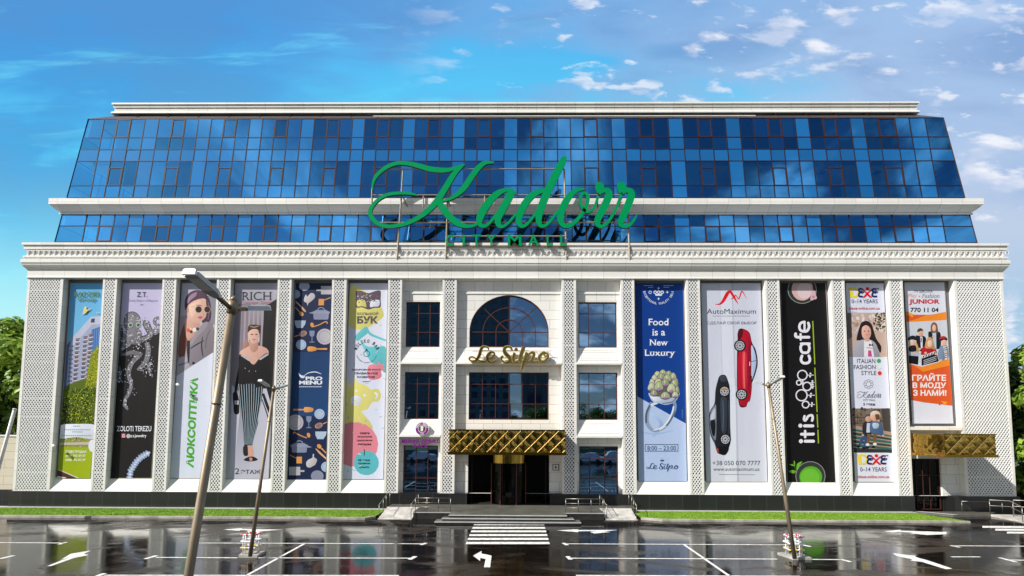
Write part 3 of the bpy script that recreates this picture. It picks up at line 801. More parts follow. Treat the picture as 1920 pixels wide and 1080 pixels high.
sign = empty('rooftop_sign', (0, SY, zf(470, SY)), 'giant green script lettering with small capitals on a cream frame over the cornice', 'sign')
def letter_prism(name, strokes, fn, depth, mats, parent, step=.004, n=7):
    mb = MB()
    for k, P in enumerate(strokes):
        L_, R_ = stroke_outline(P, n); o_ = -step*k
        a = [fn(x, y) for x, y in L_]; b = [fn(x, y) for x, y in R_]
        a = [Vector((q.x, q.y+o_, q.z)) for q in a]; b = [Vector((q.x, q.y+o_, q.z)) for q in b]
        back = Vector((0, depth-o_*.5, 0))
        for i in range(len(a)-1):
            mb.add([a[i], b[i], b[i+1], a[i+1]], [(0,1,2,3)])
            mb.add([a[i]+back, b[i]+back, b[i+1]+back, a[i+1]+back], [(3,2,1,0)], None, 1)
            mb.add([a[i], a[i+1], a[i+1]+back, a[i]+back], [(0,1,2,3)], None, 1)
            mb.add([b[i], b[i]+back, b[i+1]+back, b[i+1]], [(0,1,2,3)], None, 1)
        for e in (0, -1): mb.add([a[e], b[e], b[e]+back, a[e]+back], [(0,1,2,3)], None, 1)
    return mb.build(name, mats, parent)
for nm, st in KADORR:
    letter_prism('letter', st, lambda x, y: U(x, y, SY), .16, ['sign_green', 'sign_return'], sign)
def solid_text(name, s, fn, depth, mats, parent, bold=.02):
    vs, fs = text_mesh(s, bold); mb = MB()
    a = [fn(u, v) for u, v in vs]; bk = [q+Vector((0, depth, 0)) for q in a]
    mb.add(a, fs); mb.add(bk, [tuple(reversed(f)) for f in fs], None, 1)
    cnt = {}
    for f in fs:
        for i in range(len(f)): e = (f[i], f[(i+1) % len(f)]); cnt[e] = 1
    for (i, j) in cnt:
        if (j, i) not in cnt: mb.add([a[j], a[i], bk[i], bk[j]], [(0,1,2,3)], None, 1)
    return mb.build(name, mats, parent)
for ch, x0, x1 in (('C',836,851.5),('I',867,871.5),('T',884,902),('Y',912,930),('M',952,977.5),('A',990,1010.5),('L',1025,1037),('L',1050.5,1063)):
    solid_text('letter', ch, lambda u, v, x0=x0, x1=x1: U(x0+(x1-x0)*u, 461-(461-440)*v, SY), .12, ['sign_green', 'sign_return'], sign, .012)
# frame
fm = MB(); FY = SY+.22
def fb(xa, ya, xb, yb, r=.055): fm.tube([U(xa, ya, FY), U(xb, yb, FY)], r, 4)
for (xa, ya, xb, yb) in ((756,319,744.5,487),(840,355,836,485),(1058,317,1062,487),(1177,372,1180.5,487),(698,352,697,390)): fb(xa, ya, xb, yb, .065)
for (xa, ya, xb, yb) in ((697,366,1172,366),(716,317.5,1058,317),(700,417.5,1176,417),(838,443,1062,443),(838,461.5,1064,461.5)): fb(xa, ya, xb, yb)
for x in (794, 909, 1016, 1121): fb(x, 366, x-.6, 390, .045)
for x in (744.5, 836, 1062, 1180.5):
    q = U(x, 487, FY)
    fm.tube([q, (q.x, -.2, q.z+.02)], .06, 4); fm.tube([q+Vector((0,0,.0)), (q.x, .0, q.z-.75)], .05, 4); fm.tube([U(x, 452, FY), (U(x, 452, FY).x, .9, zf(452, FY)+.05)], .05, 4)
for x in (757, 840, 1058, 1165):
    q = U(x, 372, FY); fm.tube([q, (q.x, .75, q.z-.1)], .06, 4); fm.tube([(q.x, FY, q.z-.3), (q.x, .7, q.z)], .05, 4)
fm.build('sign_frame', 'cream_metal', sign)

# ================================================================== gilded script over the main door
def zg(p): return zz(870, 630, 10.667, p)
SILPO = [
 ('L', [zg([(492,275,16),(478,232,26),(425,210,28),(365,225,40),(332,285,48),(312,360,50),(280,430,46),(232,485,34),(170,506,28),(118,482,24),(105,440,22),(140,416,22),(200,425,22),(262,470,24),(320,500,30),(380,508,28),(440,490,20),(468,468,10)])]),
 ('e', [zg([(470,445,26),(540,432,30),(598,385,30),(602,338,28),(552,318,34),(492,360,46),(460,430,50),(482,500,42),(540,522,32),(610,500,24),(665,450,12)])]),
 ('S', [zg([(962,285,30),(932,228,34),(872,210,34),(815,242,50),(806,305,58),(850,370,66),(908,430,66),(915,492,52),(860,526,36),(790,515,30),(745,470,32),(750,425,40),(790,405,34)])]),
 ('i', [zg([(1012,335,44),(985,430,46),(985,500,38),(1022,520,26),(1075,478,14)]), zg([(1040,236,20),(1042,250,50),(1042,268,60),(1040,286,50),(1038,300,18)])]),
 ('l', [zg([(1195,215,62),(1160,320,62),(1125,420,58),(1110,490,46),(1145,516,24),(1190,490,12)])]),
 ('p', [zg([(1262,330,60),(1230,430,58),(1200,520,56),(1165,620,46),(1138,682,8)]), zg([(1262,430,18),(1300,365,28),(1350,330,38),(1398,340,46),(1390,405,50),(1350,470,38),(1290,505,20)]), zg([(1375,430,20),(1420,500,24),(1470,490,14)])]),
 ('o', [zg([(1640,340,24),(1590,330,40),(1535,375,50),(1502,440,52),(1522,502,42),(1590,512,38),(1660,455,38),(1685,385,34),(1650,345,30),(1600,350,24),(1625,400,26),(1690,375,16)])]),
]
GYs = -.30
gs = empty('gold_script_sign', (xf(955, 665, GYs), GYs, zf(680, GYs)), 'shiny gold script lettering fixed under the arched window', 'sign')
for nm, st in SILPO:
    wide = [[(x_, y_, w_*1.22+.5) for x_, y_, w_ in P_] for P_ in st]
    lt_ = letter_prism('letter', wide, lambda x, y: U(x, y, GYs), .20, ['gold_lit_rim', 'gold_dark'], gs, .005, 6)
    inner = [[(x_, y_, max(.2, w_*1.22-1.3)) for x_, y_, w_ in P_] for P_ in st]
    letter_prism('letter_reflection', inner, lambda x, y: U(x, y, GYs-.02), .012, ['gold_dark_reflection', 'gold_dark_reflection'], lt_, .006, 6)  # inset darker strokes imitate the dark reflection inside each bright rim
fm = MB(); q0, q1 = U(886, 682, -.12), U(1030, 681, -.12)
fm.tube([q0, q1], .035, 6); fm.tube([U(886, 658, -.12), U(1034, 658, -.12)], .03, 6)
for x in (898, 945, 1005, 1027):
    q = U(x, 682, -.12); fm.tube([q, (q.x, .06, q.z)], .03, 5); q = U(x, 658, -.12); fm.tube([q, (q.x, WY, q.z)], .025, 5)
fm.build('support_rail', 'white_metal', gs)

# ================================================================== cafe signs left of the door
rs = empty('round_cafe_sign', (xf(791, 804, .0), 0, zf(804)), 'round purple and brown cup emblem on the stone panel by the main door', 'sign')
C_ = U(791.3, 804, -.14); rr_ = .47
def disc(mb, r, y, mi=0, r0=0.0, n=36, a0=0, a1=2*math.pi):
    P = [(C_.x+r*math.cos(a0+(a1-a0)*k/n), y, C_.z+r*math.sin(a0+(a1-a0)*k/n)) for k in range(n+1)]
    if r0 == 0: mb.poly(P[:-1] if a1-a0 > 6.28 else [*P, (C_.x, y, C_.z)], None, mi)
    else:
        Q = [(C_.x+r0*math.cos(a0+(a1-a0)*k/n), y, C_.z+r0*math.sin(a0+(a1-a0)*k/n)) for k in range(n+1)]
        for k in range(n): mb.poly([P[k], P[k+1], Q[k+1], Q[k]], None, mi)
mb = MB(); mb.tube([(C_.x, .1, C_.z), (C_.x, -.14, C_.z)], rr_, 36); mb.build('sign_box', 'white_plastic', rs)
mb = MB(); disc(mb, rr_*.95, -.146, 0, rr_*.60); mb.build('purple_ring', 'purple', rs)
pbr('cup_brown', (.13, .035, .02), .4)
mb = MB(); disc(mb, rr_*.52, -.146); mb.build('brown_disc', 'cup_brown', rs)
mb = MB(); x, z = C_.x, C_.z
mb.poly([(x-.09, -.152, z-.17), (x+.06, -.152, z-.17), (x+.10, -.152, z+.15), (x-.10, -.152, z+.15)]); mb.poly([(x-.11, -.153, z+.14), (x+.11, -.153, z+.14), (x+.09, -.153, z+.19), (x-.09, -.153, z+.19)])
mb.build('cup_emblem', 'white_plastic', rs)
mb = MB()
for k, ch in enumerate('MERRY BERRY'):
    if ch == ' ': continue
    t_ = R(172-164*(k+.5)/11); vs, fs = text_mesh(ch, .03); w_, h_ = .085, .12; rad_ = rr_*.655
    mb.add([(C_.x+math.cos(t_)*(rad_+v*h_)+math.sin(t_)*(u-.5)*w_, -.152, C_.z+math.sin(t_)*(rad_+v*h_)-math.cos(t_)*(u-.5)*w_) for u, v in vs], fs)
for k, ch in enumerate('CAFE'):
    t_ = R(250+40*(k+.5)/4); vs, fs = text_mesh(ch, .03); w_, h_ = .06, .09; rad_ = rr_*.88
    mb.add([(C_.x+math.cos(t_)*(rad_-v*h_)-math.sin(t_)*(u-.5)*w_, -.152, C_.z+math.sin(t_)*(rad_-v*h_)+math.cos(t_)*(u-.5)*w_) for u, v in vs], fs)
mb.build('lettering', 'white_plastic', rs)
ms = empty('cafe_lettering', (xf(790, 838), 0, zf(838)), 'purple block capitals fixed above the ground floor window left of the gold canopy', 'sign')
for s, x0, x1, y0, y1 in (('MERRY', 752.5, 786, 823.5, 830.2), ('BERRY', 790, 823.5, 823.5, 830.2), ('CAFE', 774.5, 803, 831, 838.8)):
    for k, ch in enumerate(s):
        w_ = (x1-x0)/len(s); xa = x0+w_*k+.5; xb = xa+w_-1.2
        solid_text('letter', ch, lambda u, v, xa=xa, xb=xb, y0=y0, y1=y1: U(xa+(xb-xa)*u, y1-(y1-y0)*v, .0), .14, ['purple', 'purple'], ms, .03)
mb = MB(); mb.tube([U(752, 827, .18), U(824, 827, .18)], .03, 6); mb.tube([U(774, 835, .18), U(803, 835, .18)], .03, 6)
for x in (756, 790, 820): q = U(x, 827, .18); mb.tube([q, (q.x, WY, q.z)], .03, 5)
mb.build('support_rail', 'white_metal', ms)

# ================================================================== gilded canopies
def cushion(mb, p0, ex, ez, W_, H_, nrm, pitch, depth, nu, nv):
    o = len(mb.v)
    for j in range(nv+1):
        for i in range(nu+1):
            u, v = W_*i/nu, H_*j/nv
            a = math.pi*(u+v)/pitch; b_ = math.pi*(u-v)/pitch
            d_ = depth*(abs(math.sin(a)*math.sin(b_))**.75)
            e_ = min(u, W_-u, v, H_-v)/.1
            q = p0+ex*u+ez*v+nrm*(d_*min(1, max(0, e_))+.012*math.sin(u*5.1+v*3)*math.sin(v*4+u)); mb.v.append(tuple(q))
    for j in range(nv):
        for i in range(nu):
            k = o+j*(nu+1)+i; mb.f.append((k, k+1, k+nu+2, k+nu+1)); mb.c.append(None); mb.mi.append(0)
def canopy(X0, X1, P_, z0, z1, label, pitch):
    c = empty('gold_canopy', ((X0+X1)/2, 0, z0), label, 'canopy')
    lip = .17
    b = MB(); b.box(X0, X1, -P_+.02, -.005, z0+lip, z1); b.build('canopy_body', 'gold_dark', c)
    l = MB(); l.box(X0-.07, X1+.07, -P_-.08, -.005, z0, z0+lip); l.box(X0-.02, X1+.02, -P_-.03, -P_+.02, z1-.06, z1+.02); l.build('canopy_edge', 'gold', c)
    H_ = z1-.06-z0-lip
    q = MB(); cushion(q, Vector((X0, -P_+.015, z0+lip)), Vector((1,0,0)), Vector((0,0,1)), X1-X0, H_, Vector((0,-1,0)), pitch, .045, int((X1-X0)*22), 34)
    q.build('quilted_front', 'gold', c, True)
    for s_, xx in ((-1, X0+.0), (1, X1-.0)):
        q = MB(); cushion(q, Vector((xx, 0, z0+lip)), Vector((0,-1,0)), Vector((0,0,1)), P_-.02, H_, Vector((s_,0,0)), pitch, .03, int(P_*16), 24)
        q.build('quilted_side', 'gold', c, True)
    br = MB(); yy = -P_-.035; L_ = H_
    for s_ in (1, -1):
        x = X0-L_ if s_ == 1 else X0
        x = X0 - (0 if s_ == 1 else 0) - pitch*math.ceil(L_/pitch)
        while x < X1+L_:
            ta, tb = 0.0, 1.0
            xa, xb = (x, x+L_) if s_ == 1 else (x+L_, x)
            lo, hi = X0+.03, X1-.03
            def clip(t): return xa+(xb-xa)*t
            if xb > xa: ta = max(0, (lo-xa)/(xb-xa)); tb = min(1, (hi-xa)/(xb-xa))
            else: ta = max(0, (hi-xa)/(xb-xa)); tb = min(1, (lo-xa)/(xb-xa))
            if tb-ta > .05:
                A = Vector((clip(ta), yy, z0+lip+L_*ta)); E_ = Vector((clip(tb), yy, z0+lip+L_*tb))
                br.tube([A, E_], .016 if s_ == 1 else .011, 4)
            x += pitch
    br.build('diagonal_bars', 'gold_bar', c)
    return c
CP = 2.3; ca, cb = xf(842, 830, -CP), xf(1059.5, 830, -CP)
canopy(ca, cb, CP, zf(853, -CP), zf(806, -CP), 'wide quilted gold canopy over the main entrance', .82)
P2 = 2.5; ca2, cb2 = PX_[13][1]+.0, xf(1867, 835, -P2)
ca2 = xf(1772, 835, -P2)
canopy(ca2, cb2, P2, zf(853.5, -P2), zf(810, -P2), 'smaller mirror gold canopy over the side door at the right end', .82)
# ================================================================== ground
def sheet(name, mat, pts, z, kind='structure'):
    return tag(MB().poly([(x, y, z) for x, y in pts]).build(name, mat), kind=kind)
g = MB(); nx, ny = 60, 60
sheet('ground', 'soil', [(-900, -900), (900, -900), (900, 900), (-900, 900)], -.06)
sheet('road', 'asphalt', [(-90, -75), (90, -75), (90, 4), (-90, 4)], 0)
KY = -3.45
pav = MB(); pav.box(XL-7, rL-.2, -.55, .0, .0, .12); tag(pav.build('pavement', 'paving'), kind='structure')
gL = [(XL-8, xf(708, 966, -2.5)), (xf(1198, 966, -2.5), G(1790, 972, .1).x)]
def kerb_run(mb, pts, w_=.16):
    for (a, b) in zip(pts, pts[1:]):
        a, b = Vector((*a, 0)), Vector((*b, 0)); t = (b-a).normalized(); n_ = Vector((-t.y, t.x, 0))*w_
        L_ = (b-a).length; k = max(1, round(L_/1.0))
        for i in range(k):
            s = a+t*(L_*i/k+.006); e = a+t*(L_*(i+1)/k-.006); h = .13+rnd.uniform(-.008, .008)
            f = [s, e, e+n_, s+n_]
            mb.hexa([(v.x, v.y, h) for v in f], [(v.x, v.y, -.02) for v in f])
for k, (a, b) in enumerate(gL):
    kb = MB()
    if k == 0: kerb_run(kb, [(a, KY), (b-.5, KY), (b, -2.9)])
    else: kerb_run(kb, [(a, -2.9), (a+1.2, KY), (b, KY)])
    tag(kb.build('kerb', 'kerb'), kind='structure')
    base = MB()
    poly = [(a, KY+.15), (b-.6, KY+.15), (b-.05, -2.85), (b-.05, -.56), (a, -.56)] if k == 0 else [(a+.02, -2.85), (a+1.2, KY+.16), (b, KY+.16), (rL-.6, -.56), (a+.02, -.56)]
    base.poly([(x, y, .105) for x, y in poly])
    tag(base.build('lawn_soil', 'turf'), kind='structure')
    gr = MB(); n = int((b-a)*1100)
    for _ in range(n):
        x = rnd.uniform(a+.05, b-.1); y = rnd.uniform(KY+.18, -.6)
        if k == 0 and x > b-.6 and y < -2.9: continue
        if k == 1 and ((x < a+1.2 and y < -2.9) or x > rL-.6+(b-rL+.6)*(-.56-y)/2.73): continue
        h = rnd.uniform(.02, .055); an = rnd.uniform(0, 6.28); w_ = rnd.uniform(.02, .04)
        c, s_ = math.cos(an)*w_, math.sin(an)*w_
        gr.poly([(x-c, y-s_, .10), (x+c, y+s_, .10), (x+rnd.uniform(-.04, .04), y+rnd.uniform(-.04, .04), .10+h)])
    tag(gr.build('lawn_grass', 'grass_blade'), 'mown green grass strip along the black plinth', 'grass', kind='stuff')

# ---- painted markings, one sheet
mk = MB(); MZ = .005
def gp(pts, mb=mk, z=MZ): mb.poly([G(x, y, z) for x, y in pts])
def gline(xa, ya, xb, yb, w_=.11):
    A, E_ = G(xa, ya, MZ), G(xb, yb, MZ); t = (E_-A).normalized(); n_ = Vector((-t.y, t.x, 0))*(w_/2)
    mk.poly([A-n_, E_-n_, E_+n_, A+n_])
def ghook(xa, ya, xb, yb): gline(xa, ya, xb, yb, .2)
for L_ in ((-60,1017,121,1018),(368,1018,797,1019.5),(292,1045,445,1045.8),(484,1045.8,776,1046.5),(195,1078.5,748,1079),
           (1062,1019.5,1478,1021.5),(1488,1021.5,1506,1021.8),(1068,1046.5,1457,1048.2),(1511,1048.6,1578,1049.2),(1080,1078.8,1500,1080.5),
           (1790,1023.2,1990,1024.5),(1783,1044,1838,1044),(1893,1050,2000,1051.5)): gline(*L_)
for L_ in ((572,1018.6,440,1091),(1281,1020,1398,1101)): gline(*L_, .13)
for L_ in ((111,1020.5,123,1016.5),(789,1021.5,799,1018),(272,1048,294,1041.5),(768,1049,779,1043),(180,1081,196,1075),(1056,1018,1064,1022),(1064,1043,1070,1049),(1506,1021.8,1520,1024.8),(1576,1048.5,1595,1053.5),(1782,1022.6,1800,1026.2),(0,1047.5,26,1041.5),(1874,1045.5,1906,1054)): ghook(*L_)
st = [976.6, 983.2, 989.7, 996.2, 1003.2, 1010.4, 1018.0]
for k, yc in enumerate(st):
    hh = 1.75+.55*k/6; xl = 888.3+(868.9-888.3)*(yc-975)/44.4; xr = 1016.9+(1031.4-1016.9)*(yc-975)/44.4
    A, E_ = G(xl, yc, MZ), G(xr, yc, MZ); mk.poly([(-2.47, A.y-.23, MZ), (1.70, E_.y-.23, MZ), (1.70, E_.y+.23, MZ), (-2.47, A.y+.23, MZ)])
def za(ox, oy, s, p): return [(ox+x/s, oy+y/s) for x, y in p]
gp(za(480,780,3.6,[(1465,943),(1522,911),(1522,928),(1590,942),(1580,1021),(1539,1021),(1550,966),(1514,957),(1513,978)]))
gp(za(0,780,3.6,[(318,1013),(470,952),(410,970),(478,930),(612,908),(566,930),(598,938),(500,958),(345,1013)]))
gp(za(0,780,3.6,[(1505,766),(1640,757),(1626,763),(1905,767),(1790,775),(1728,783),(1660,777),(1690,772),(1620,770),(1618,775)]))
gp(za(960,780,3.6,[(300,772),(450,764),(444,769),(712,769),(620,780),(665,783),(555,793),(527,782),(570,776),(448,778),(446,784)]))
gp(za(1440,780,3.6,[(780,778),(890,768),(900,774),(1205,783),(1205,797),(1075,803),(950,791),(985,787),(880,782),(850,786)]))
gp(za(1440,780,3.6,[(840,926),(1000,944),(990,950),(1080,975),(1245,1030),(1200,1034),(1040,985),(960,975),(975,967),(870,945)]))
for y0, y1, xa in ((986.0,989.5,1842),(991.2,994.8,1866),(996.8,1000.2,1888)):
    A, E_ = G(xa, y1, MZ), G(xa, y0, MZ); mk.poly([(A.x, A.y, MZ), (60, A.y, MZ), (60, E_.y, MZ), (E_.x, E_.y, MZ)])
tag(mk.build('road_markings', 'road_paint'), kind='structure')

# ================================================================== entrance steps, landing, ramps
LX0, LX1 = G(728, 950, LZ).x, G(1192, 953, LZ).x
sA, sB = G(848, 957, LZ).x, G(1058.5, 958.5, LZ).x
yS = -4.0; yL = -3.05
t = MB(); rA0, rA1 = G(731, 947.5, LZ).x, G(783, 953, LZ).x
rB0, rB1 = G(1126, 955.5, LZ).x, G(1178, 949.5, LZ).x
yT = -1.25
t.box(LX0, rA1, yT, -.125, .0, LZ-.03); t.box(rA1, sA, yL, -.125, .0, LZ-.03)
t.box(sB, rB0, yL, -.125, .0, LZ-.03); t.box(rB0, LX1, yT, -.125, .0, LZ-.03)
t.box(sA, sB, yS, -.125, 0, LZ-.03)
st_o = tag(t.build('entrance_landing', 'dark_stone'), kind='structure')
t = MB(); t.box(LX0-.02, rA1-.005, yT-.02, -.122, LZ-.03, LZ); t.box(rA1, sA-.005, yL-.04, -.122, LZ-.03, LZ)
t.box(sB+.005, rB0, yL-.04, -.122, LZ-.03, LZ); t.box(rB0+.005, LX1+.02, yT-.02, -.122, LZ-.03, LZ); t.box(sA, sB, yS-.04, -.122, LZ-.03, LZ)
for k, e in ((1, .28), (2, .14)):
    t.box(sA-.38*k, sB+.38*k, yS-.33*k-.03, yS+.2, e-.03, e)
tag(t.build('step_treads', 'step_stone'), kind='structure')
t = MB()
for k, e in ((1, .28), (2, .14)): t.box(sA-.38*k+.03, sB+.38*k-.03, yS-.33*k, yS+.2, 0, e-.031)
tag(t.build('step_risers', 'dark_stone'), kind='structure')
t = MB()                                              # pale nosing along every edge
t.box(rA1+.01, sA-.01, yL-.046, yL-.02, LZ-.05, LZ+.004); t.box(sB+.01, rB0-.01, yL-.046, yL-.02, LZ-.05, LZ+.004); t.box(sA, sB, yS-.046, yS+.06, LZ-.04, LZ+.004)
for k, e in ((1, .28), (2, .14)): t.box(sA-.38*k, sB+.38*k, yS-.33*k-.036, yS-.33*k+.07, e-.04, e+.004)
tag(t.build('step_nosings', 'paving'), kind='structure')
def ramp(xa0, xa1, xb0, xb1, y0, y1):
    r = MB(); r.hexa([(xa0, y0, LZ+.004), (xa1, y0, LZ+.004), (xb1, y1, .02), (xb0, y1, .02)], [(xa0, y0, .0), (xa1, y0, .0), (xb1, y1, .001), (xb0, y1, .001)])
    return tag(r.build('ramp', 'ramp_slab'), kind='structure')
yR0, yR1 = yL-.045, -4.75
bl = (G(708.5, 973, .02).x, G(771, 974, .02).x); brr = (G(1137, 975, .02).x, G(1195.5, 975, .02).x)
yR1 = (G(740, 973.5, .02).y)
ramp(rA0, rA1, bl[0], bl[1], yT, yR1); ramp(rB0, rB1, brr[0], brr[1], yT, G(1160, 975, .02).y)
def rail(label, pts, posts, bars, r=.022, top=True):
    """pts: polyline of the hand rail foot (x, y, z); bars: heights of the rails"""
    o = empty('handrail', pts[0], label, 'railing')
    def at(f):
        L_ = [(Vector(b)-Vector(a)).length for a, b in zip(pts, pts[1:])]; d_ = f*sum(L_)
        for (a, b), l in zip(zip(pts, pts[1:]), L_):
            if d_ <= l+1e-6: return Vector(a).lerp(Vector(b), d_/l)
            d_ -= l
        return Vector(pts[-1])
    for k, h in enumerate(bars):
        m_ = MB(); P = [Vector(p)+Vector((0,0,h)) for p in pts]
        m_.tube(P, r if k == 0 else r*.62, 8); m_.build('hand_bar' if k == 0 else 'rail_bar', 'steel', o, True)
    for f in posts:
        p = at(f); MB().tube([p, p+Vector((0,0,bars[0]))], r*.9, 8).build('post', 'steel', o, True)
    return o
yF = yL+.08
xr0, xr1 = G(784, 953, LZ).x+.08, G(850, 953, LZ).x
rail('steel guard rail on the landing edge left of the main steps', [(xr0, yF, LZ), (xr1, yF, LZ)], (0, .33, .66, 1), (.86, .57, .3))
xr0, xr1 = G(1057, 954.5, LZ).x, G(1126, 955, LZ).x
rail('steel guard rail on the landing edge right of the main steps', [(xr0, yF, LZ), (xr1, yF, LZ)], (0, .33, .66, 1), (.86, .57, .3))
def rampz(y, y1): return LZ+(0.02-LZ)*(yT-y)/(yT-y1)
yq = G(1160, 975, .02).y
rail('sloping steel handrail on the grass side of the left ramp', [(rA0-.02, -.6, LZ), (rA0-.02, yT, LZ), (bl[0]+.05, yR1+.1, .02)], (0, .35, .62, 1), (.88,))
rail('sloping steel handrail on the step side of the left ramp', [(rA1-.05, yT, LZ), (bl[1]-.05, yR1+.1, .02)], (0, .45, 1), (.88, .5))
rail('sloping steel handrail on the step side of the right ramp', [(rB0+.05, yT, LZ), (brr[0]+.05, yq+.1, .02)], (0, .45, 1), (.88, .5))
rail('sloping steel handrail on the grass side of the right ramp', [(rB1+.02, -.6, LZ), (rB1+.02, yT, LZ), (brr[1]-.05, yq+.1, .02)], (0, .35, .62, 1), (.88,))
# side entrance landing and ramp
q1, q2 = G(1787, 965.5, .14), G(1858, 964.5, .14)
t = MB(); pts = [(rL-.05, -.125), (q1.x, q1.y), (q2.x, q2.y), (xf(1880, 953, 0)-.6, -.125)]
t.prism([(x, y, .14) for x, y in pts], (0, 0, -.14)); tag(t.build('side_landing', 'step_stone'), kind='structure')
t = MB(); t.prism([(rL-.05, -.14, .146), (q1.x-.05, q1.y, .146), (q1.x+.45, q1.y, .146), (rL+.45, -.14, .146)], (0,0,-.004)); tag(t.build('landing_edge', 'paving'), kind='structure')
a0, a1 = q2, G(1925, 981, .02); b0, b1 = Vector((XR-1.3, -1.2, .14)), Vector((XR+4, -3.2, .02))
t = MB(); t.hexa([(a0.x, a0.y, .145), (a1.x, a1.y, .03), (b1.x, b1.y, .03), (b0.x, b0.y, .145)], [(a0.x, a0.y, .0), (a1.x, a1.y, -.05), (b1.x, b1.y, -.05), (b0.x, b0.y, 0)])
tag(t.build('ramp', 'ramp_slab'), kind='structure')
rail('near steel handrail of the ramp at the right end of the building', [(a0.x+.1, a0.y+.15, .14), (a0.x+1.2, a0.y-.1, .12), (a1.x, a1.y+.15, .03), (a1.x+1.5, a1.y-.1, 0)], (0, .33, .66, 1), (.92, .55), .026)
rail('far steel handrail of the ramp at the right end of the building', [(b0.x-.2, b0.y, .14), (b0.x+1.4, b0.y-.35, .12), (b1.x, b1.y, .03)], (0, .33, .66, 1), (.95, .55), .026)
o = rail('short steel post and wire beside the side door', [(rR+.1, -.5, .14), (rR+2.6, -.7, .14)], (0, 1), (.75,), .02)

# ================================================================== street lamps
def street_lamp(base, top, r0, r1, arm, label):
    base, top = Vector(base), Vector(top)
    o = empty('street_lamp', base, label, 'street lamp', 'twin arm street lamps of the car park')
    MB().tube([base, base.lerp(top, .42), base.lerp(top, .425), top], r0, 16, r2=r1).build('pole', 'pole_bronze', o, True)
    c = MB(); d_ = (top-base).normalized()
    c.tube([top-d_*.12, top+d_*.08], r1*1.25, 14); c.tube([top+d_*.08, top+d_*.16], r1*1.15, 12, r2=r1*.3)
    c.build('pole_cap', 'pole_bronze', o, True)
    f = base.lerp(top, .80); MB().tube([f, f+d_*.02], r0*.93, 14).build('collar', 'arm_bronze', o, True)
    for s_ in (-1, 1):
        a = top-d_*.05; e = a+Vector((0, s_*arm*.42, arm*.11)); 
        MB().tube([a, e], r1*.62, 10).build('arm', 'arm_bronze', o, True)
        e1 = a+Vector((0, s_*arm*1.05, arm*.27)); w_ = .095
        h = MB(); ax = (e1-e).normalized(); upv = Vector((1,0,0)).cross(ax)*(-s_ if s_ > 0 else 1); upv = Vector((0, -ax.z*s_, abs(ax.y))).normalized() if s_ > 0 else Vector((0, ax.z, abs(ax.y))).normalized()
        xv = Vector((1,0,0))
        def sec(c_, k): return [c_-xv*w_*k-upv*.025, c_+xv*w_*k-upv*.025, c_+xv*w_*k*.95+upv*.05, c_+xv*w_*k*.55+upv*.065, c_-xv*w_*k*.55+upv*.065, c_-xv*w_*k*.95+upv*.05]
        S_ = [sec(e-ax*.02, .45), sec(e+ax*.12, .95), sec(e1, 1.0)]
        vs = [v for q in S_ for v in q]; fs = [(5,4,3,2,1,0), tuple(range(12, 18))]
        for i in range(2):
            for k in range(6): fs.append((i*6+k, i*6+(k+1) % 6, (i+1)*6+(k+1) % 6, (i+1)*6+k))
        h.add(vs, fs); hd = h.build('lamp_head', 'lamp_grey', o)
        l = MB(); c0, c1 = e+ax*.2-upv*.0254, e1-ax*.08-upv*.0254
        l.poly([c0-xv*w_*.8, c0+xv*w_*.8, c1+xv*w_*.8, c1-xv*w_*.8]); l.build('lens', 'lamp_lens', hd)
        cp = MB(); q = sec(e1+ax*.012, .99); q2_ = sec(e1+ax*.05, .93)
        cp.add(q+q2_, [tuple(range(6)), tuple(range(11, 5, -1)), *[(k, (k+1) % 6, 6+(k+1) % 6, 6+k) for k in range(6)]])
        cp.build('end_cap', 'white_plastic', hd)
    return o
def lamp_px(bx, by, tx, ty, label, dep=None, r=.1, arm=1.05):
    if dep is None: b_ = G(bx, by, .15); Y_ = b_.y
    else: Y_ = CAM.y+dep; b_ = U(bx, by, Y_); b_.z = 0
    t_ = U(tx, ty, Y_); return street_lamp(b_, t_, r, r*.72, arm, label)
lamp_px(281, 1480, 436, 574, 'large bronze street lamp close to the viewer with a grey head over the portrait banner', dep=7.2, r=.080, arm=.9)
lA = lamp_px(469, 1043, 513.5, 729, 'street lamp in a striped guard before the runway model banner', r=.085)
lB = lamp_px(1490, 1047, 1440.5, 722, 'street lamp in a striped guard before the two cars banner', r=.085)
wp = empty('flagpole', (0,0,0), 'plain slim white pole leaning at the far left edge', 'pole')
b_ = U(-32, 990, -5.5); b_.z = 0; t_ = U(27.5, 768, -5.5); wp.location = b_
MB().tube([b_, t_], .10, 12, r2=.085).build('shaft', 'white_metal', wp, True)
MB().tube([t_, t_+(t_-b_).normalized()*.06], .1, 12).build('top_cap', 'white_metal', wp, True)
tc = MB(); tc.tube([b_+Vector((0,0,-.02)), b_+Vector((0,0,.05))], .22, 14); tc.build('base_plate', 'steel', wp)

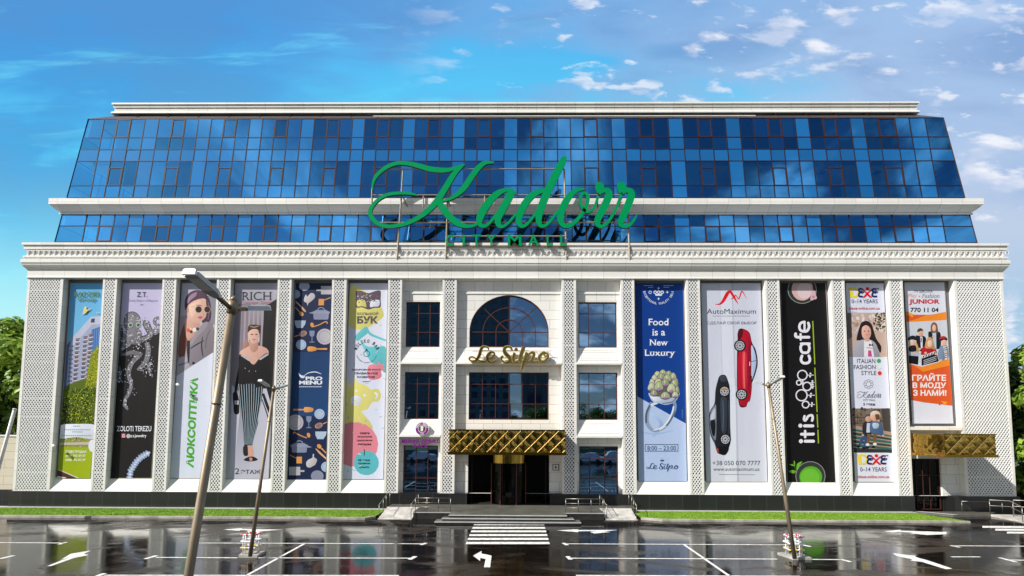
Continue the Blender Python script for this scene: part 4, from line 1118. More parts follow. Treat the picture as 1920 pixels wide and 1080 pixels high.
def guard(base, label):
    o = empty('pole_guard', (base.x, base.y, 0), label, 'guard', 'striped guards round the lamp feet')
    q = MB(); q.prism([(base.x-.30, base.y-.42, .11), (base.x+.52, base.y-.42, .11), (base.x+.48, base.y+.42, .11), (base.x-.52, base.y+.42, .11)], (0,0,-.12)); q.build('plinth_block', 'concrete', o)
    w_, d_ = .22, .24
    for sx in (-1, 1):
        for sy in (-1, 1):
            for k in (0, 1):
                p = Vector((base.x+sx*w_+(.10*k*-sx), base.y+sy*d_, .10)); MB().tube([p, p+Vector((0,0,.88))], .026, 8).build('post', 'guard_white', o, True)
    for z_, mt in ((.95, 'guard_red'), (.66, 'guard_white'), (.38, 'guard_yellow')):
        b = MB()
        P = [(base.x-w_-.1, base.y-d_, z_), (base.x+w_+.1, base.y-d_, z_), (base.x+w_+.1, base.y+d_, z_), (base.x-w_-.1, base.y+d_, z_)]
        for a_, c_ in ((0,1),(1,2),(2,3),(3,0)):
            A, E_ = Vector(P[a_]), Vector(P[c_]); n = 6
            for k in range(n): b.tube([A.lerp(E_, k/n), A.lerp(E_, (k+1)/n)], .036, 7, mi=k % 2)
        b.build('striped_rail', [mt, 'guard_white'], o)
    return o
guard(G(470, 1041, 0)+Vector((0,0,0)), 'striped pipe guard round the foot of the lamp before the runway model banner')
guard(G(1489, 1045, 0), 'striped pipe guard round the foot of the lamp before the two cars banner')

# ================================================================== boundary wall and trees
bw = empty('boundary_wall', (XL-8, 3, 0), 'low beige stone boundary wall left of the building', 'wall')
zt_ = U(10, 818, 3).z
MB().box(XL-40, XL-.6, 3, 3.5, .85, zt_).build('wall_face', 'boundary_stone', bw)
MB().box(XL-40, XL-.6, 2.94, 3.5, zt_, zt_+.10).build('coping', 'moulding', bw)
MB().box(XL-40, XL-.6, 2.9, 3.5, 0, .85).build('wall_base', 'granite', bw)
def make_tree(name, loc, h, rad, crown0, label, cat='tree', mat='leaf', n=5200, seed=1, group=None, size=.30):
    r = random.Random(seed)
    o = empty(name, (loc[0], loc[1], 0), label, cat, group); X, Y = loc
    tk = MB(); tk.tube([(X, Y, -.1), (X+.1, Y, h*.25), (X-.05, Y+.1, h*.55), (X, Y, h*.82)], h*.022, 9, r2=h*.006)
    ctr = []
    nl = 15
    for k in range(nl):
        z = h*(crown0+(.9-crown0)*k/nl); an = k*2.4+r.uniform(-.4, .4); l = rad*(.55+.45*math.sin(math.pi*(k+2)/(nl+3)))*r.uniform(.7, 1.05)
        e = (X+math.cos(an)*l, Y+math.sin(an)*l, z+l*.35); tk.tube([(X, Y, z*.9), (X+math.cos(an)*l*.5, Y+math.sin(an)*l*.5, z+l*.08), e], h*.007, 5, r2=.02)
        ctr += [(e, r.uniform(.24, .42)*rad), ((X+math.cos(an)*l*.55, Y+math.sin(an)*l*.55, z+l*.2), r.uniform(.25, .4)*rad)]
    for k in range(7): an = r.uniform(0, 6.28); ctr.append(((X+math.cos(an)*rad*.25, Y+math.sin(an)*rad*.25, h*r.uniform(.75, .97)), rad*r.uniform(.2, .34)))
    tk.build('trunk', 'bark', o, True)
    lf = MB()
    for _ in range(n):
        (cx, cy, cz), cr = ctr[r.randrange(len(ctr))]
        d_ = Vector((r.gauss(0, 1), r.gauss(0, 1), r.gauss(0, .8))).normalized()*(cr*(r.random()**.42))
        c = Vector((cx, cy, cz))+d_; s = size*r.uniform(.6, 1.3)
        nrm = (d_.normalized()*1.3+Vector((r.gauss(0, .6), r.gauss(0, .6), r.gauss(.5, .5)))).normalized()
        a = nrm.orthogonal().normalized(); a.rotate(Matrix.Rotation(r.uniform(0, 6.28), 3, nrm)); b = nrm.cross(a)
        lf.poly([c-a*s, c-b*s*.45+a*s*.1, c+a*s, c+b*s*.45+a*s*.1])
    lf.build('crown', mat, o); return o
tl = xf(0, 700, 6)
make_tree('broadleaf_tree', (tl-.5, 7.5), 14.6, 4.6, .38, 'bright green leafy tree behind the boundary wall at the left', mat='leaf', n=15000, seed=3)
make_tree('dark_tree', (tl-2.6, 5.6), 9.6, 3.6, .14, 'darker bushy tree just behind the coping of the boundary wall', mat='leaf_dark', n=12000, seed=5)
make_tree('broadleaf_tree', (XR+4.5, -.7), 12.2, 4.0, .04, 'tall bright green tree beyond the right end of the building', mat='leaf', n=17000, seed=8)
make_tree('dark_tree', (XR+4.6, 5.5), 10.5, 4.2, .02, 'darker bushy tree behind the bright tree at the right end', mat='leaf_dark', n=14000, seed=9)

# what stands across the car park, seen in the windows
tw = empty('apartment_tower', (-17, -104, 0), 'tall dark apartment tower across the car park, seen in the window reflections', 'building')
MB().box(-33, -2, -112, -104, 0, 58).build('wall', 'tower_wall', tw)
wn = MB()
for j in range(18):
    for k in range(10): wn.box(-31.5+k*3, -29.8+k*3, -104, -103.9, 2+j*3.1, 3.8+j*3.1)
wn.build('window_grid', 'tower_glass', tw)
b2 = empty('apartment_block', (30, -150, 0), 'lower dark block beside the tower across the car park', 'building')
MB().box(2, 18, -160, -150, 0, 30).build('wall', 'tower_wall', b2)
MB().box(5, 9, -149.98, -149.6, 3, 27).build('stair_glazing', 'tower_glass', b2)
t0 = make_tree('park_tree', (-34, -58), 12.5, 5.2, .2, 'park tree across the car park seen only as a reflection', mat='leaf_dark', n=3600, seed=21, group='trees across the car park', size=.4)
for k in range(1, 27):
    c = copy_tree(t0); c.location = (-52+k*5.4+rnd.uniform(-1.5, 1.5), -58+rnd.uniform(-4, 4), 0); c.rotation_euler = (0, 0, 0); c.scale = (1, 1, rnd.uniform(.7, 1.05))

def car(X, Y, heading, label):
    o = empty('parked_car', (X, Y, 0), label, 'car', 'cars parked across the car park')
    prof_ = [(-2.2,.35),(-2.25,.75),(-2.15,.95),(-1.75,1.0),(-1.35,1.55),(-.9,1.68),(.7,1.66),(1.25,1.08),(2.05,.95),(2.2,.7),(2.2,.35)]
    def tr(x, y, z): return (X+x*math.cos(heading)-y*math.sin(heading), Y+x*math.sin(heading)+y*math.cos(heading), z)
    b = MB(); L_ = [tr(x, -.88*(1 if z < 1.1 else .86), z) for x, z in prof_]; R_ = [tr(x, .88*(1 if z < 1.1 else .86), z) for x, z in prof_]; n = len(prof_)
    b.add(L_+R_, [tuple(range(n)), tuple(range(2*n-1, n-1, -1)), *[(i, n+i, n+(i+1) % n, (i+1) % n) for i in range(n)]]); b.build('body', 'vehicle_paint', o)
    g_ = MB()
    for s_ in (-1, 1): g_.poly([tr(-1.25, s_*.80, 1.12), tr(.85, s_*.80, 1.12), tr(.6, s_*.775, 1.58), tr(-.95, s_*.775, 1.58)])
    g_.poly([tr(1.27, -.7, 1.13), tr(1.27, .7, 1.13), tr(.76, .66, 1.62), tr(.76, -.66, 1.62)]); g_.build('window_glass', 'tower_glass', o)
    for x_ in (-1.4, 1.4):
        for s_ in (-1, 1): MB().tube([tr(x_, s_*.68, .33), tr(x_, s_*.90, .33)], .33, 16).build('wheel', 'tyre', o)
for x_, h_, lb in ((12.2, .3, 'pale car at a slant across the car park, mirrored right of the door'), (16.6, .05, 'pale car side on across the car park, mirrored right of the door'), (-15.2, .2, 'pale car across the car park, mirrored under the purple cafe lettering')): car(x_, -43, h_, lb)
# ================================================================== printed banners between the pilasters
def hexc(h): return tuple(int(h[i:i+2], 16) for i in (0, 2, 4))
class Art:
    def __init__(s, quad, top, bottom, label, Y=RY):
        s.Y = Y; s.k = 0; s.quad = quad            # tl, tr, br, bl in photo pixels
        s.mb = MB(); s.root = None
        s.root = empty('banner', U((quad[2][0]+quad[3][0])/2, quad[3][1], Y), label, 'banner', 'tall printed banners between the pilasters')
        s.base = s.mb
        c0, c1 = s.col(top), s.col(bottom)
        s.mb.poly([s.at(*p) for p in quad], [c0, c0, c1, c1])
        s.flush('sheet'); s.part('picture')
        e = MB(); q = [U(*p, Y) for p in quad]
        for a, b in ((3, 2), (0, 3), (1, 2)): e.tube([q[a]+Vector((0,-.01,0)), q[b]+Vector((0,-.01,0))], .02, 4)
        e.build('hem_rail', 'steel', s.root)
    def col(s, c):
        if isinstance(c, str): c = hexc(c)
        return tuple(v*(.76+.14*v) for v in lin(c))
    def at(s, x, y): return U(x, y, s.Y-.004-s.k)
    def flush(s, name):
        if s.mb and s.mb.f: s.mb.build(name, 'banner_print', s.root)
        s.mb = None
    def part(s, name):
        if s.mb is not None and s.mb.f: s.flush(s.name)
        s.mb = MB(); s.name = name
    def end(s): s.flush(s.name)
    def clip(s, pts):
        Q = s.quad
        for i in range(4):
            (ax, ay), (bx, by) = Q[i], Q[(i+1) % 4]; out = []
            def ins(p): return (bx-ax)*(p[1]-ay)-(by-ay)*(p[0]-ax) >= -1e-6
            for j in range(len(pts)):
                p, q = pts[j], pts[(j+1) % len(pts)]
                if ins(p): out.append(p)
                if ins(p) != ins(q):
                    d1 = (bx-ax)*(p[1]-ay)-(by-ay)*(p[0]-ax); d2 = (bx-ax)*(q[1]-ay)-(by-ay)*(q[0]-ax); t = d1/(d1-d2)
                    out.append((p[0]+(q[0]-p[0])*t, p[1]+(q[1]-p[1])*t))
            pts = out
            if len(pts) < 3: return []
        return pts
    def P(s, pts, c, dk=.00008):
        pts = s.clip([(p[0], p[1]) for p in pts])
        if len(pts) < 3: return
        s.k += dk; s.mb.poly([s.at(*p) for p in pts], s.col(c))
    def GR(s, quad, c0, c1):                       # quad tl,tr,br,bl shaded top to bottom in print
        s.k += .00008; a, b = s.col(c0), s.col(c1); s.mb.poly([s.at(*p) for p in quad], [a, a, b, b])
    def C(s, pts, c, m=.24):
        pts = s.clip([(p[0], p[1]) for p in catmull(pts, 5, True)])
        if len(pts) < 3: return
        xs = [p[0] for p in pts]; ys = [p[1] for p in pts]; cx, cy = (min(xs)+max(xs))/2, (min(ys)+max(ys))/2; hx, hy = max(1e-3, max(xs)-cx), max(1e-3, max(ys)-cy)
        co = s.col(c); s.k += .00008; cen = s.at(cx, cy); n = len(pts)
        cs = [tuple(min(.95, v*(1+m*(-.75*(x-cx)/hx-.45*(y-cy)/hy))) for v in co) for x, y in pts]
        s.mb.poly([s.at(*p) for p in pts], cs)      # smooth closed outline
    def E(s, x, y, rx, ry, c, rot=0, n=18, dk=.00008):
        cr, sr = math.cos(rot), math.sin(rot)
        s.P([(x+rx*math.cos(2*math.pi*k/n)*cr-ry*math.sin(2*math.pi*k/n)*sr, y+rx*math.cos(2*math.pi*k/n)*sr+ry*math.sin(2*math.pi*k/n)*cr) for k in range(n)], c, dk)
    def ring(s, x, y, r, w_, c, a0=0, a1=360, ry=None):
        s.S([(x+r*math.cos(R(a0+(a1-a0)*k/20)), y+(ry or r)*math.sin(R(a0+(a1-a0)*k/20)), w_) for k in range(21)], c, 1)
    def S(s, pts, c, n=5, caps=False):             # brush stroke (x, y, width)
        L_, R_ = stroke_outline(pts, n); s.k += .00008
        for i in range(len(L_)-1):
            q = s.clip([L_[i], R_[i], R_[i+1], L_[i+1]])
            if len(q) < 3: q = s.clip([L_[i], L_[i+1], R_[i+1], R_[i]])
            if len(q) >= 3: s.mb.poly([s.at(*p) for p in q], s.col(c))
        if caps:
            for p in (pts[0], pts[-1]): s.E(p[0], p[1], p[2]/2, p[2]/2, c)
    def TQ(s, t, bl, br, tl, tr, c, bold=0.0, serif=False):
        vs, fs = text_mesh(t, bold, serif); s.k += .00008; co = s.col(c)
        P = []
        for u, v in vs:
            x = (bl[0]*(1-u)+br[0]*u)*(1-v)+(tl[0]*(1-u)+tr[0]*u)*v; y = (bl[1]*(1-u)+br[1]*u)*(1-v)+(tl[1]*(1-u)+tr[1]*u)*v
            P.append(s.at(x, y))
        s.mb.add(P, fs, co)
    def T(s, t, x0, x1, y0, y1, c, bold=0.0, serif=False, sh=0.0):
        d_ = (y1-y0)*sh; s.TQ(t, (x0, y1), (x1-d_, y1), (x0+d_, y0), (x1, y0), c, bold, serif)
    def arc_text(s, t, cx, cy, r, a0, a1, h, c, bold=0.0, inward=False, fill=.75):
        n = len(t); st_ = abs(R(a1-a0))/n*r
        for k, ch in enumerate(t):
            if ch == ' ': continue
            a = R(a0+(a1-a0)*(k+.5)/n); w_ = st_*fill*(.45 if ch in 'I1l' else 1)
            vs, fs = text_mesh(ch, bold); s.k += .00002; P = []
            for u, v in vs:
                if not inward: rr2 = r+v*h; t_ = (u-.5)*w_; P.append(s.at(cx+math.cos(a)*rr2-math.sin(a)*t_, cy+math.sin(a)*rr2+math.cos(a)*t_))
                else: rr2 = r-v*h; t_ = (u-.5)*w_; P.append(s.at(cx+math.cos(a)*rr2+math.sin(a)*t_, cy+math.sin(a)*rr2-math.cos(a)*t_))
            s.mb.add(P, fs, s.col(c))
    def blobs(s, region, n, cols, r0, r1, seed=1, sq=.8):
        rr2 = random.Random(seed); xs = [p[0] for p in region]; ys = [p[1] for p in region]; got = 0
        def inside(x, y):
            r_ = False; j = len(region)-1
            for i in range(len(region)):
                if (region[i][1] > y) != (region[j][1] > y) and x < (region[j][0]-region[i][0])*(y-region[i][1])/(region[j][1]-region[i][1])+region[i][0]: r_ = not r_
                j = i
            return r_
        while got < n:
            x, y = rr2.uniform(min(xs), max(xs)), rr2.uniform(min(ys), max(ys))
            if inside(x, y):
                r_ = rr2.uniform(r0, r1); s.E(x, y, r_, r_*sq, cols[rr2.randrange(len(cols))], rr2.uniform(0, 3), 7, .00003); got += 1
def Zf(ox, oy, k): return lambda *p: [(ox+q[0]/k, oy+q[1]/k, *[v/k for v in q[2:]]) for q in p]

# ---- 1 apartment house and park
a = Art([(133,531),(194.5,531),(170,897),(107,897)], '5fb4e6', 'a6dcf2', 'banner of a tall apartment house above yellow green park trees')
z, y2 = Zf(100,520,5.4), Zf(100,710,5.4)
a.P(z((130,690),(175,640),(170,1400),(90,1400)), '5d6f9a'); a.P(z((160,700),(200,600),(240,560),(380,400),(500,390),(500,1300),(110,1400)), 'a9b2cf')
a.P(z((200,600),(240,560),(380,400),(500,392),(500,470),(390,480),(250,640),(160,740)), 'c3c8de')
a.P(z((388,530),(500,490),(500,720),(375,760)), '3f74b8'); a.P(z((385,420),(420,415),(418,458),(378,458)), '39476b')
for k in range(5): a.P(z((392+k*22,530-k*4),(396+k*22,528-k*4),(390+k*22,742),(386+k*22,742)), '7fa6d6')
for j in range(13):
    y_ = 620+j*44
    for k, xb in enumerate((225, 300, 350)):
        x_ = xb-j*3+k*4; yy = y_-k*22
        a.P(z((x_,yy),(x_+46,yy-6),(x_+46,yy+6),(x_,yy+12)), '8a6a62'); a.P(z((x_+4,yy+14),(x_+36,yy+10),(x_+36,yy+26),(x_+4,yy+28)), '4d5672'); a.P(z((x_,yy+28),(x_+46,yy+23),(x_+46,yy+33),(x_,yy+38)), 'd0cfdc')
    for xb in (165, 190): a.P(z((xb-j*2,y_+70),(xb+12-j*2,y_+68),(xb+12-j*2,y_+84),(xb-j*2,y_+86)), '525f86')
a.P(y2((60,150),(150,60),(430,-40),(420,480),(60,480)), '5c7012')
a.P(z((455,680),(380,780),(345,960),(320,1120),(470,1120)), '8b9712')
reg = [(p[0], p[1]) for p in z((450,690),(380,800),(350,960),(330,1120),(450,1120))]; a.blobs(reg, 320, ['d8d628','c2c51f','a3ad1c','7d8a14','5d6a10'], .45, 1.3, 3)
reg = [(p[0], p[1]) for p in y2((75,250),(190,90),(290,110),(420,40),(405,460),(70,460))]; a.blobs(reg, 900, ['c9cf2e','9bb01f','6b8414','3f5610','27380c','8fa31c','1e2c0a','4d6412'], .45, 1.5, 4)
reg = [(p[0], p[1]) for p in y2((70,260),(150,200),(150,460),(66,460))]; a.blobs(reg, 60, ['27380c','16200a','3d5212'], 1.0, 2.2, 5)
a.S(y2((215,300,5),(200,380,7),(195,460,8)), '4a3a1a')
a.P(y2((60,600),(400,600),(400,700),(50,700)), '9aa03a'); a.blobs([(p[0], p[1]) for p in y2((62,605),(395,605),(390,690),(55,690))], 70, ['5a6b1c','c9c6c0','7c8a2a','8f7f78','2d3a10'], .8, 2.0, 6, .5)
a.P(y2((60,650),(370,640),(370,668),(58,672)), 'cbbfb8')
a.P(y2((50,690),(395,695),(372,1010),(30,1010)), 'a3b510'); a.P(y2((120,760),(140,755),(150,772),(125,772)), '6f8510')
a.P(y2((40,925),(150,962),(245,1005),(240,1012),(30,1012)), '5a3324'); a.P(y2((44,922),(60,920),(260,1005),(240,1008)), 'd9d3c8'); a.P(y2((38,985),(130,1000),(130,1012),(34,1012)), 'd5d2ce')
a.C(y2((80,470),(240,458),(410,466),(410,540),(408,612),(240,594),(60,606),(66,540)), 'e4e8f6')
a.E(*[v for p in y2((395,680)) for v in p[:2]], 7.5, 11.5, 'dfe4f2')
a.part('lettering')
a.T('KADORR', 139.6, 187, 546.8, 556, '5f8228', .012); a.T('Group', 145.5, 179.5, 557, 566.5, '5f8228', .012)
a.C(z((282,378),(300,360),(310,310),(330,295),(340,325),(380,312),(345,345),(325,365),(300,372)), 'e8d58c'); a.S(z((428,352,6),(450,362,7),(470,360,4)), 'cfd28c')
for yb, x0, x1 in ((482,200,270),(518,112,378),(540,190,300),(578,85,395)):
    q = y2((x0,yb-6),(x1,yb+4)); 
    for k in range(14):
        xa = q[0][0]+(q[1][0]-q[0][0])*k/14; a.P([(xa, q[0][1]), (xa+(q[1][0]-q[0][0])/14*.72, q[0][1]), (xa+(q[1][0]-q[0][0])/14*.72, q[1][1]), (xa, q[1][1])], '7fb0ac', .00002)
a.T('ОТДЕЛ ПРОДАЖ', 122.5, 162.5, 844.5, 849.8, 'f2f5e6', .03); a.T('(048) 702-57-57', 123, 160.5, 852.4, 857.4, 'f2f5e6', .02); a.T('(048) 702-57-57', 122.5, 160.5, 860.2, 865.2, 'f2f5e6', .02)
a.end()

# ---- 2 jewelled octopus
a = Art([(231,531),(306,531),(283.5,897),(207,897)], 'c9c4e4', 'c9c4e4', 'black and lavender banner with a silver jewelled octopus')
z, y2 = Zf(205,520,5.4), Zf(205,710,5.4)
a.P(z((95,690),(180,640),(320,590),(420,600),(545,545),(545,2200),(0,2200)), '1d1b1c')
sil = ['77757c','5b5a60','8e8c94']
def arm_(pts, c='85848c'): a.S(z(*pts), '2c2b30'); a.S(z(*[(p[0], p[1], p[2]*.8) for p in pts]), c)
arm_([(505,410,30),(470,420,36),(460,460,34),(490,490,28),(505,470,20)]); arm_([(510,545,40),(450,550,55),(400,600,62),(330,630,60)])
arm_([(380,440,60),(375,470,74),(400,530,70),(420,580,60),(360,620,50)]); arm_([(330,600,70),(250,620,74),(180,680,66),(125,730,44),(110,740,26)])
arm_([(380,660,60),(395,740,62),(370,850,60),(320,910,50),(285,940,36)]); arm_([(430,865,36),(400,890,44),(410,960,34),(425,995,14)])
arm_([(330,790,60),(240,760,52),(150,780,36),(120,770,20)], '77757c'); arm_([(300,800,50),(240,850,56),(200,930,56),(200,1010,50),(222,1090,46),(195,1180,44),(160,1240,40),(162,1300,40),(190,1340,22)])
arm_([(100,900,24),(115,980,34),(105,1060,30)], '4a5a72'); a.S(z((120,480,20),(125,600,34),(110,740,30),(120,800,20)), '3a4454')
a.E(*z((232,450))[0][:2], 16.5, 19.5, '2c2b30'); a.E(*z((232,450))[0][:2], 15.3, 18.2, '85838a'); a.E(*z((205,420))[0][:2], 9, 10, '8f8d95')
a.C(z((165,540),(310,530),(330,620),(300,680),(180,660),(140,600)), '807f87')
sp_ = []
rr3 = random.Random(5)
for cl in ([(165,400),(240,390),(300,440),(170,470),(300,560),(160,560),(215,590),(300,600),(230,640),(170,680),(140,720)],[(380,450),(395,490),(400,590),(370,630),(420,560),(470,540),(490,500),(470,430)],
           [(300,680),(290,720),(390,700),(400,790),(370,880),(320,920),(420,880),(375,960),(415,990),(405,930)],[(255,800),(225,860),(200,930),(205,990),(215,1050),(220,1090),(195,1170),(160,1240),(165,1290)],[(100,960),(105,1020),(98,1060),(125,500),(125,640)]):
    for (x_, y_) in cl:
        for _ in range(12): q = z((x_+rr3.gauss(0,24), y_+rr3.gauss(0,22)))[0]; a.E(q[0], q[1], rr3.uniform(.5,1.1), rr3.uniform(.5,1.0), ['c9c8d2','45444a','e2e1ea','2a292f'][rr3.randrange(4)], 0, 7, .00003)
        q = z((x_, y_))[0]; a.E(q[0], q[1], 1.35, 1.3, 'e0e0ea', 0, 9)
for x_ in (215, 293):
    q = z((x_, 483))[0]; a.E(*q[:2], 4.4, 4.6, 'd9dad4'); a.E(*q[:2], 3.3, 3.4, '4f6a58'); a.E(*q[:2], 2.2, 2.2, '1f6a3a')
P_ = y2((205,1000),(215,935),(245,885),(275,840),(315,800),(360,770),(410,745))
for k in range(6):
    (x0, y0), (x1, y1) = P_[k], P_[k+1]; ang = math.atan2(y1-y0, x1-x0)
    for t_ in (0, .5):
        cx_, cy_ = x0+(x1-x0)*t_, y0+(y1-y0)*t_; a.E(cx_, cy_, 6.2, 3.2, 'b3c0dc', ang, 10); a.E(cx_, cy_, 3.0, 6.4, '9fb0d2', ang, 10); a.E(cx_, cy_, 2.4, 2.4, 'e0e8f8', 0, 8)
a.part('lettering')
a.T('Z.T.', 256.5, 276, 547.5, 556.5, '3a3848', 0, True); a.T('Family Empire of Elegance', 240, 296, 561.2, 566, '8f8aa8', 0, False, .4); a.T('1991', 262, 269, 570, 572.6, '6a667c')
a.T('ZOLOTI TEREZU', 219, 284.2, 798.8, 808.6, 'eef0f8', .012, True); a.T('@z.t.jewelry', 237, 274.6, 813.8, 821.5, 'eef0f8', .02)
q = y2((122,555),(165,598)); a.P([(q[0][0], q[0][1]), (q[1][0], q[0][1]), (q[1][0], q[1][1]), (q[0][0], q[1][1])], 'c23a86'); a.P([(q[0][0], 818), (q[1][0], 815.6), (q[1][0], q[1][1]), (q[0][0], q[1][1])], 'e0603a')
a.ring(231.5, 816.8, 1.9, .8, 'f6eef4'); 
for e_ in ((229,813.9,234,814.4),(229,819.3,234,819.8)): a.P([(e_[0],e_[1]),(e_[2],e_[1]),(e_[2],e_[3]),(e_[0],e_[3])], 'f6eef4')
a.end()

# ---- 3 portrait with sunglasses
a = Art([(342,531),(407,531),(389,897),(318.5,897)], 'dfe4f3', 'dde3f4', 'banner with a portrait in round sunglasses over a green vertical word')
z, y2 = Zf(315,520,5.4), Zf(315,710,5.4)
a.P(z((100,0),(520,0),(480,750),(455,762),(90,1000)), 'c2c2d2'); a.P(z((400,190),(450,165),(500,220),(470,480),(420,480)), '8e8e9a'); a.P(z((100,400),(200,380),(190,900),(90,1000)), 'b9a5ae')
a.C(z((172,450),(200,430),(215,560),(190,700),(160,805),(105,790),(120,600)), '8f5d50'); a.C(z((180,470),(205,440),(215,520),(205,560),(170,520)), '3a2420')
a.C(z((160,800),(240,860),(235,930),(90,1005),(100,850)), 'b8b4bf'); a.P(z((110,880),(250,840),(250,850),(105,900)), '8b8894')
a.C(z((175,330),(168,270),(180,205),(225,150),(300,128),(370,150),(420,225),(436,320),(432,420),(395,468),(345,455),(300,300),(190,320)), '4a3348')
a.C(z((180,420),(290,440),(325,480),(310,530),(255,610),(215,660),(175,560)), 'd9ab9a')
a.C(z((190,310),(215,262),(270,235),(350,212),(392,240),(398,330),(385,395),(345,440),(300,462),(245,440),(200,385)), 'e6bba8'); a.C(z((215,300),(260,260),(330,240),(300,330),(240,400)), 'f0cdbb')
a.C(z((180,300),(205,295),(210,345),(190,360)), 'dfae9c')
a.C(z((175,330),(172,250),(215,170),(290,135),(350,150),(370,205),(290,225),(225,262),(195,300)), '5c4058'); a.C(z((190,240),(230,180),(290,150),(280,190),(230,230),(200,265)), 'a98aa6'); a.C(z((345,455),(378,420),(392,330),(385,230),(415,235),(430,330),(428,415),(395,462)), '51364e'); a.S(z((405,250,10),(418,330,12),(405,430,10)), '7a5874')
a.S(z((230,295,4),(280,300,4)), 'c8a86a')
for x_, r_, c_ in ((310,31,'2a1d22'),(398,30,'232848')): q = z((x_,325))[0]; a.E(q[0], q[1], (r_+4)/5.4, (r_+5)/5.4, 'c9a978'); a.E(q[0], q[1], r_/5.4, (r_+1)/5.4, c_)
a.S(z((285,285,5),(320,282,7),(345,292,4)), '5a3a30'); a.S(z((338,330,4),(372,330,4)), 'c9a978'); a.S(z((352,345,4),(366,380,6),(348,388,4)), 'cf9c88')
a.C(z((300,400),(330,394),(352,402),(330,420),(310,414)), 'c85a86')
a.C(z((215,640),(255,600),(320,510),(345,475),(405,452),(450,470),(475,600),(465,755),(225,895),(220,720)), '8f8790'); a.C(z((345,475),(405,455),(380,520),(300,600),(240,680),(225,650)), 'a59ca6'); a.S(z((350,600,8),(340,700,16),(355,800,10)), '4a4450'); a.S(z((230,720,10),(290,680,14),(365,640,8)), '3f3a44'); a.S(z((430,520,6),(390,620,10),(380,720,8)), '6a636e'); a.P(z((195,640),(222,640),(222,720),(215,870),(200,860),(190,740)), '2c2a34')
for x_, y_, r_, c_ in ((210,535,20,'e0662a'),(235,552,14,'2c3446'),(268,532,22,'eceae4'),(300,522,16,'3a4048'),(228,520,10,'f4e6d6'),(258,868,14,'22232a')): q = z((x_,y_))[0]; a.E(q[0], q[1], r_/5.4, r_/5.4, c_)
a.P(z((70,1010),(480,745),(520,745),(480,1300),(60,1300)), 'dfe4f3')
a.part('lettering')
a.TQ('ΛЮКСОПТИКА', (363,878), (372,708), (348.3,875), (357,706), '4bb02c', .05)
a.end()

# ---- 4 runway model
a = Art([(442,531),(520.5,531),(504,898),(420,898)], 'b4b3c2', 'c9c9d8', 'banner of a runway model in a black top and striped trousers')
z, y2 = Zf(420,520,5.4), Zf(420,710,5.4)
a.GR([(441,531),(520,531),(515,610),(438,610)], 'bdbccb', '8a8792'); a.GR([(438,610),(515,610),(511,735),(431,735)], '5a565c', '2a282b'); a.P([(440,570),(470,570),(455,740),(430,740)], '8f8793')
for k in range(6): x_ = 165+k*44; a.S(z((x_+8,290,20),(x_,500,18),(x_-14,800,18)), 'b3a4ae'); 
a.P([(495,575),(520,560),(512,760),(490,730)], '232122'); a.GR([(432,728),(511,735),(504,898),(420,898)], '8f8d9a', 'c4c5d6'); a.P(y2((80,60),(180,160),(100,900),(60,1000)), 'c9c9da'); a.P(y2((380,100),(470,100),(450,1010),(250,1010),(300,400)), 'c5c5d5')
a.S(y2((395,150,26),(440,280,30),(480,380,24)), '23222a'); a.S(y2((385,210,10),(430,340,12),(470,470,10)), '3a3844'); a.P(y2((430,100),(510,90),(490,260),(470,240)), '1d1c1e')
a.C(z((205,640),(250,630),(240,760),(190,740)), 'b5897c')
a.C(z((165,750),(230,710),(270,690),(330,690),(390,700),(445,735),(440,800),(300,880),(170,800)), 'dcb0a2'); a.C(z((262,640),(335,640),(345,720),(300,760),(262,720)), 'c99a8a')
a.C(z((243,560),(262,520),(305,512),(350,530),(362,575),(350,640),(310,672),(275,660),(248,610)), 'e3b9ab'); a.C(z((240,560),(250,490),(300,478),(360,488),(372,530),(362,580),(340,530),(290,525),(256,545)), '4a362c'); a.S(z((265,492,8),(300,505,10),(350,492,8)), 'b09a84')
for x_ in (283, 328): q = z((x_,578))[0]; a.E(q[0], q[1], 2.6, 1.0, '5a4038')
a.P(z((285,625),(322,625),(305,640)), 'c0685f'); a.S(z((250,610,7),(250,655,9)), 'd8dada'); a.S(z((356,605,7),(352,660,9)), 'd8dada')
a.C(z((160,780),(240,830),(298,886),(360,820),(445,765),(460,850),(475,1000),(430,1085),(300,1060),(130,1085),(150,900)), '1a181a'); a.P(z((240,826),(298,886),(350,824),(300,800)), 'dcb0a2')
for k in range(9):
    q = z((180+k*9, 790+k*6))[0]; a.E(q[0], q[1], 2.0, 1.7, 'b9c0c8'); q = z((440-k*9, 780+k*6))[0]; a.E(q[0], q[1], 2.0, 1.7, 'b9c0c8')
for p_ in ((215,920),(255,950),(320,950)): q = z(p_)[0]; a.E(q[0], q[1], .8, .8, 'c9c9cc')
a.P(y2((140,40),(400,60),(380,220),(345,390),(345,450),(290,650),(285,680),(205,680),(180,400),(155,250)), '1c1b20')
for k in range(10): 
    u = k/9; a.S(y2((148+u*236, 48+u*12, 5), (167+u*200, 260, 5), (187+u*146, 450, 4.2), (208+u*80, 668, 3)), 'b4cad8', 4)
a.P(y2((120,0),(440,0),(400,75),(330,90),(280,20),(200,60),(130,50)), '1a181a'); a.S(y2((130,30,26),(118,120,24),(118,170,18)), '1a181a')
a.C(y2((90,150),(130,140),(150,220),(152,345),(105,352),(95,260)), '17161a'); a.P(y2((108,222),(150,222),(150,262),(108,262)), 'bfbfc6')
a.C(y2((195,690),(235,680),(245,770),(200,775)), '2b282b'); a.P(y2((240,675),(285,675),(300,740),(292,800),(245,800)), 'd9a99c'); a.C(y2((200,825),(240,795),(300,790),(340,822),(270,838)), '25242a'); a.P(y2((255,800),(285,800),(288,830),(260,832)), 'c9988c')
a.part('lettering')
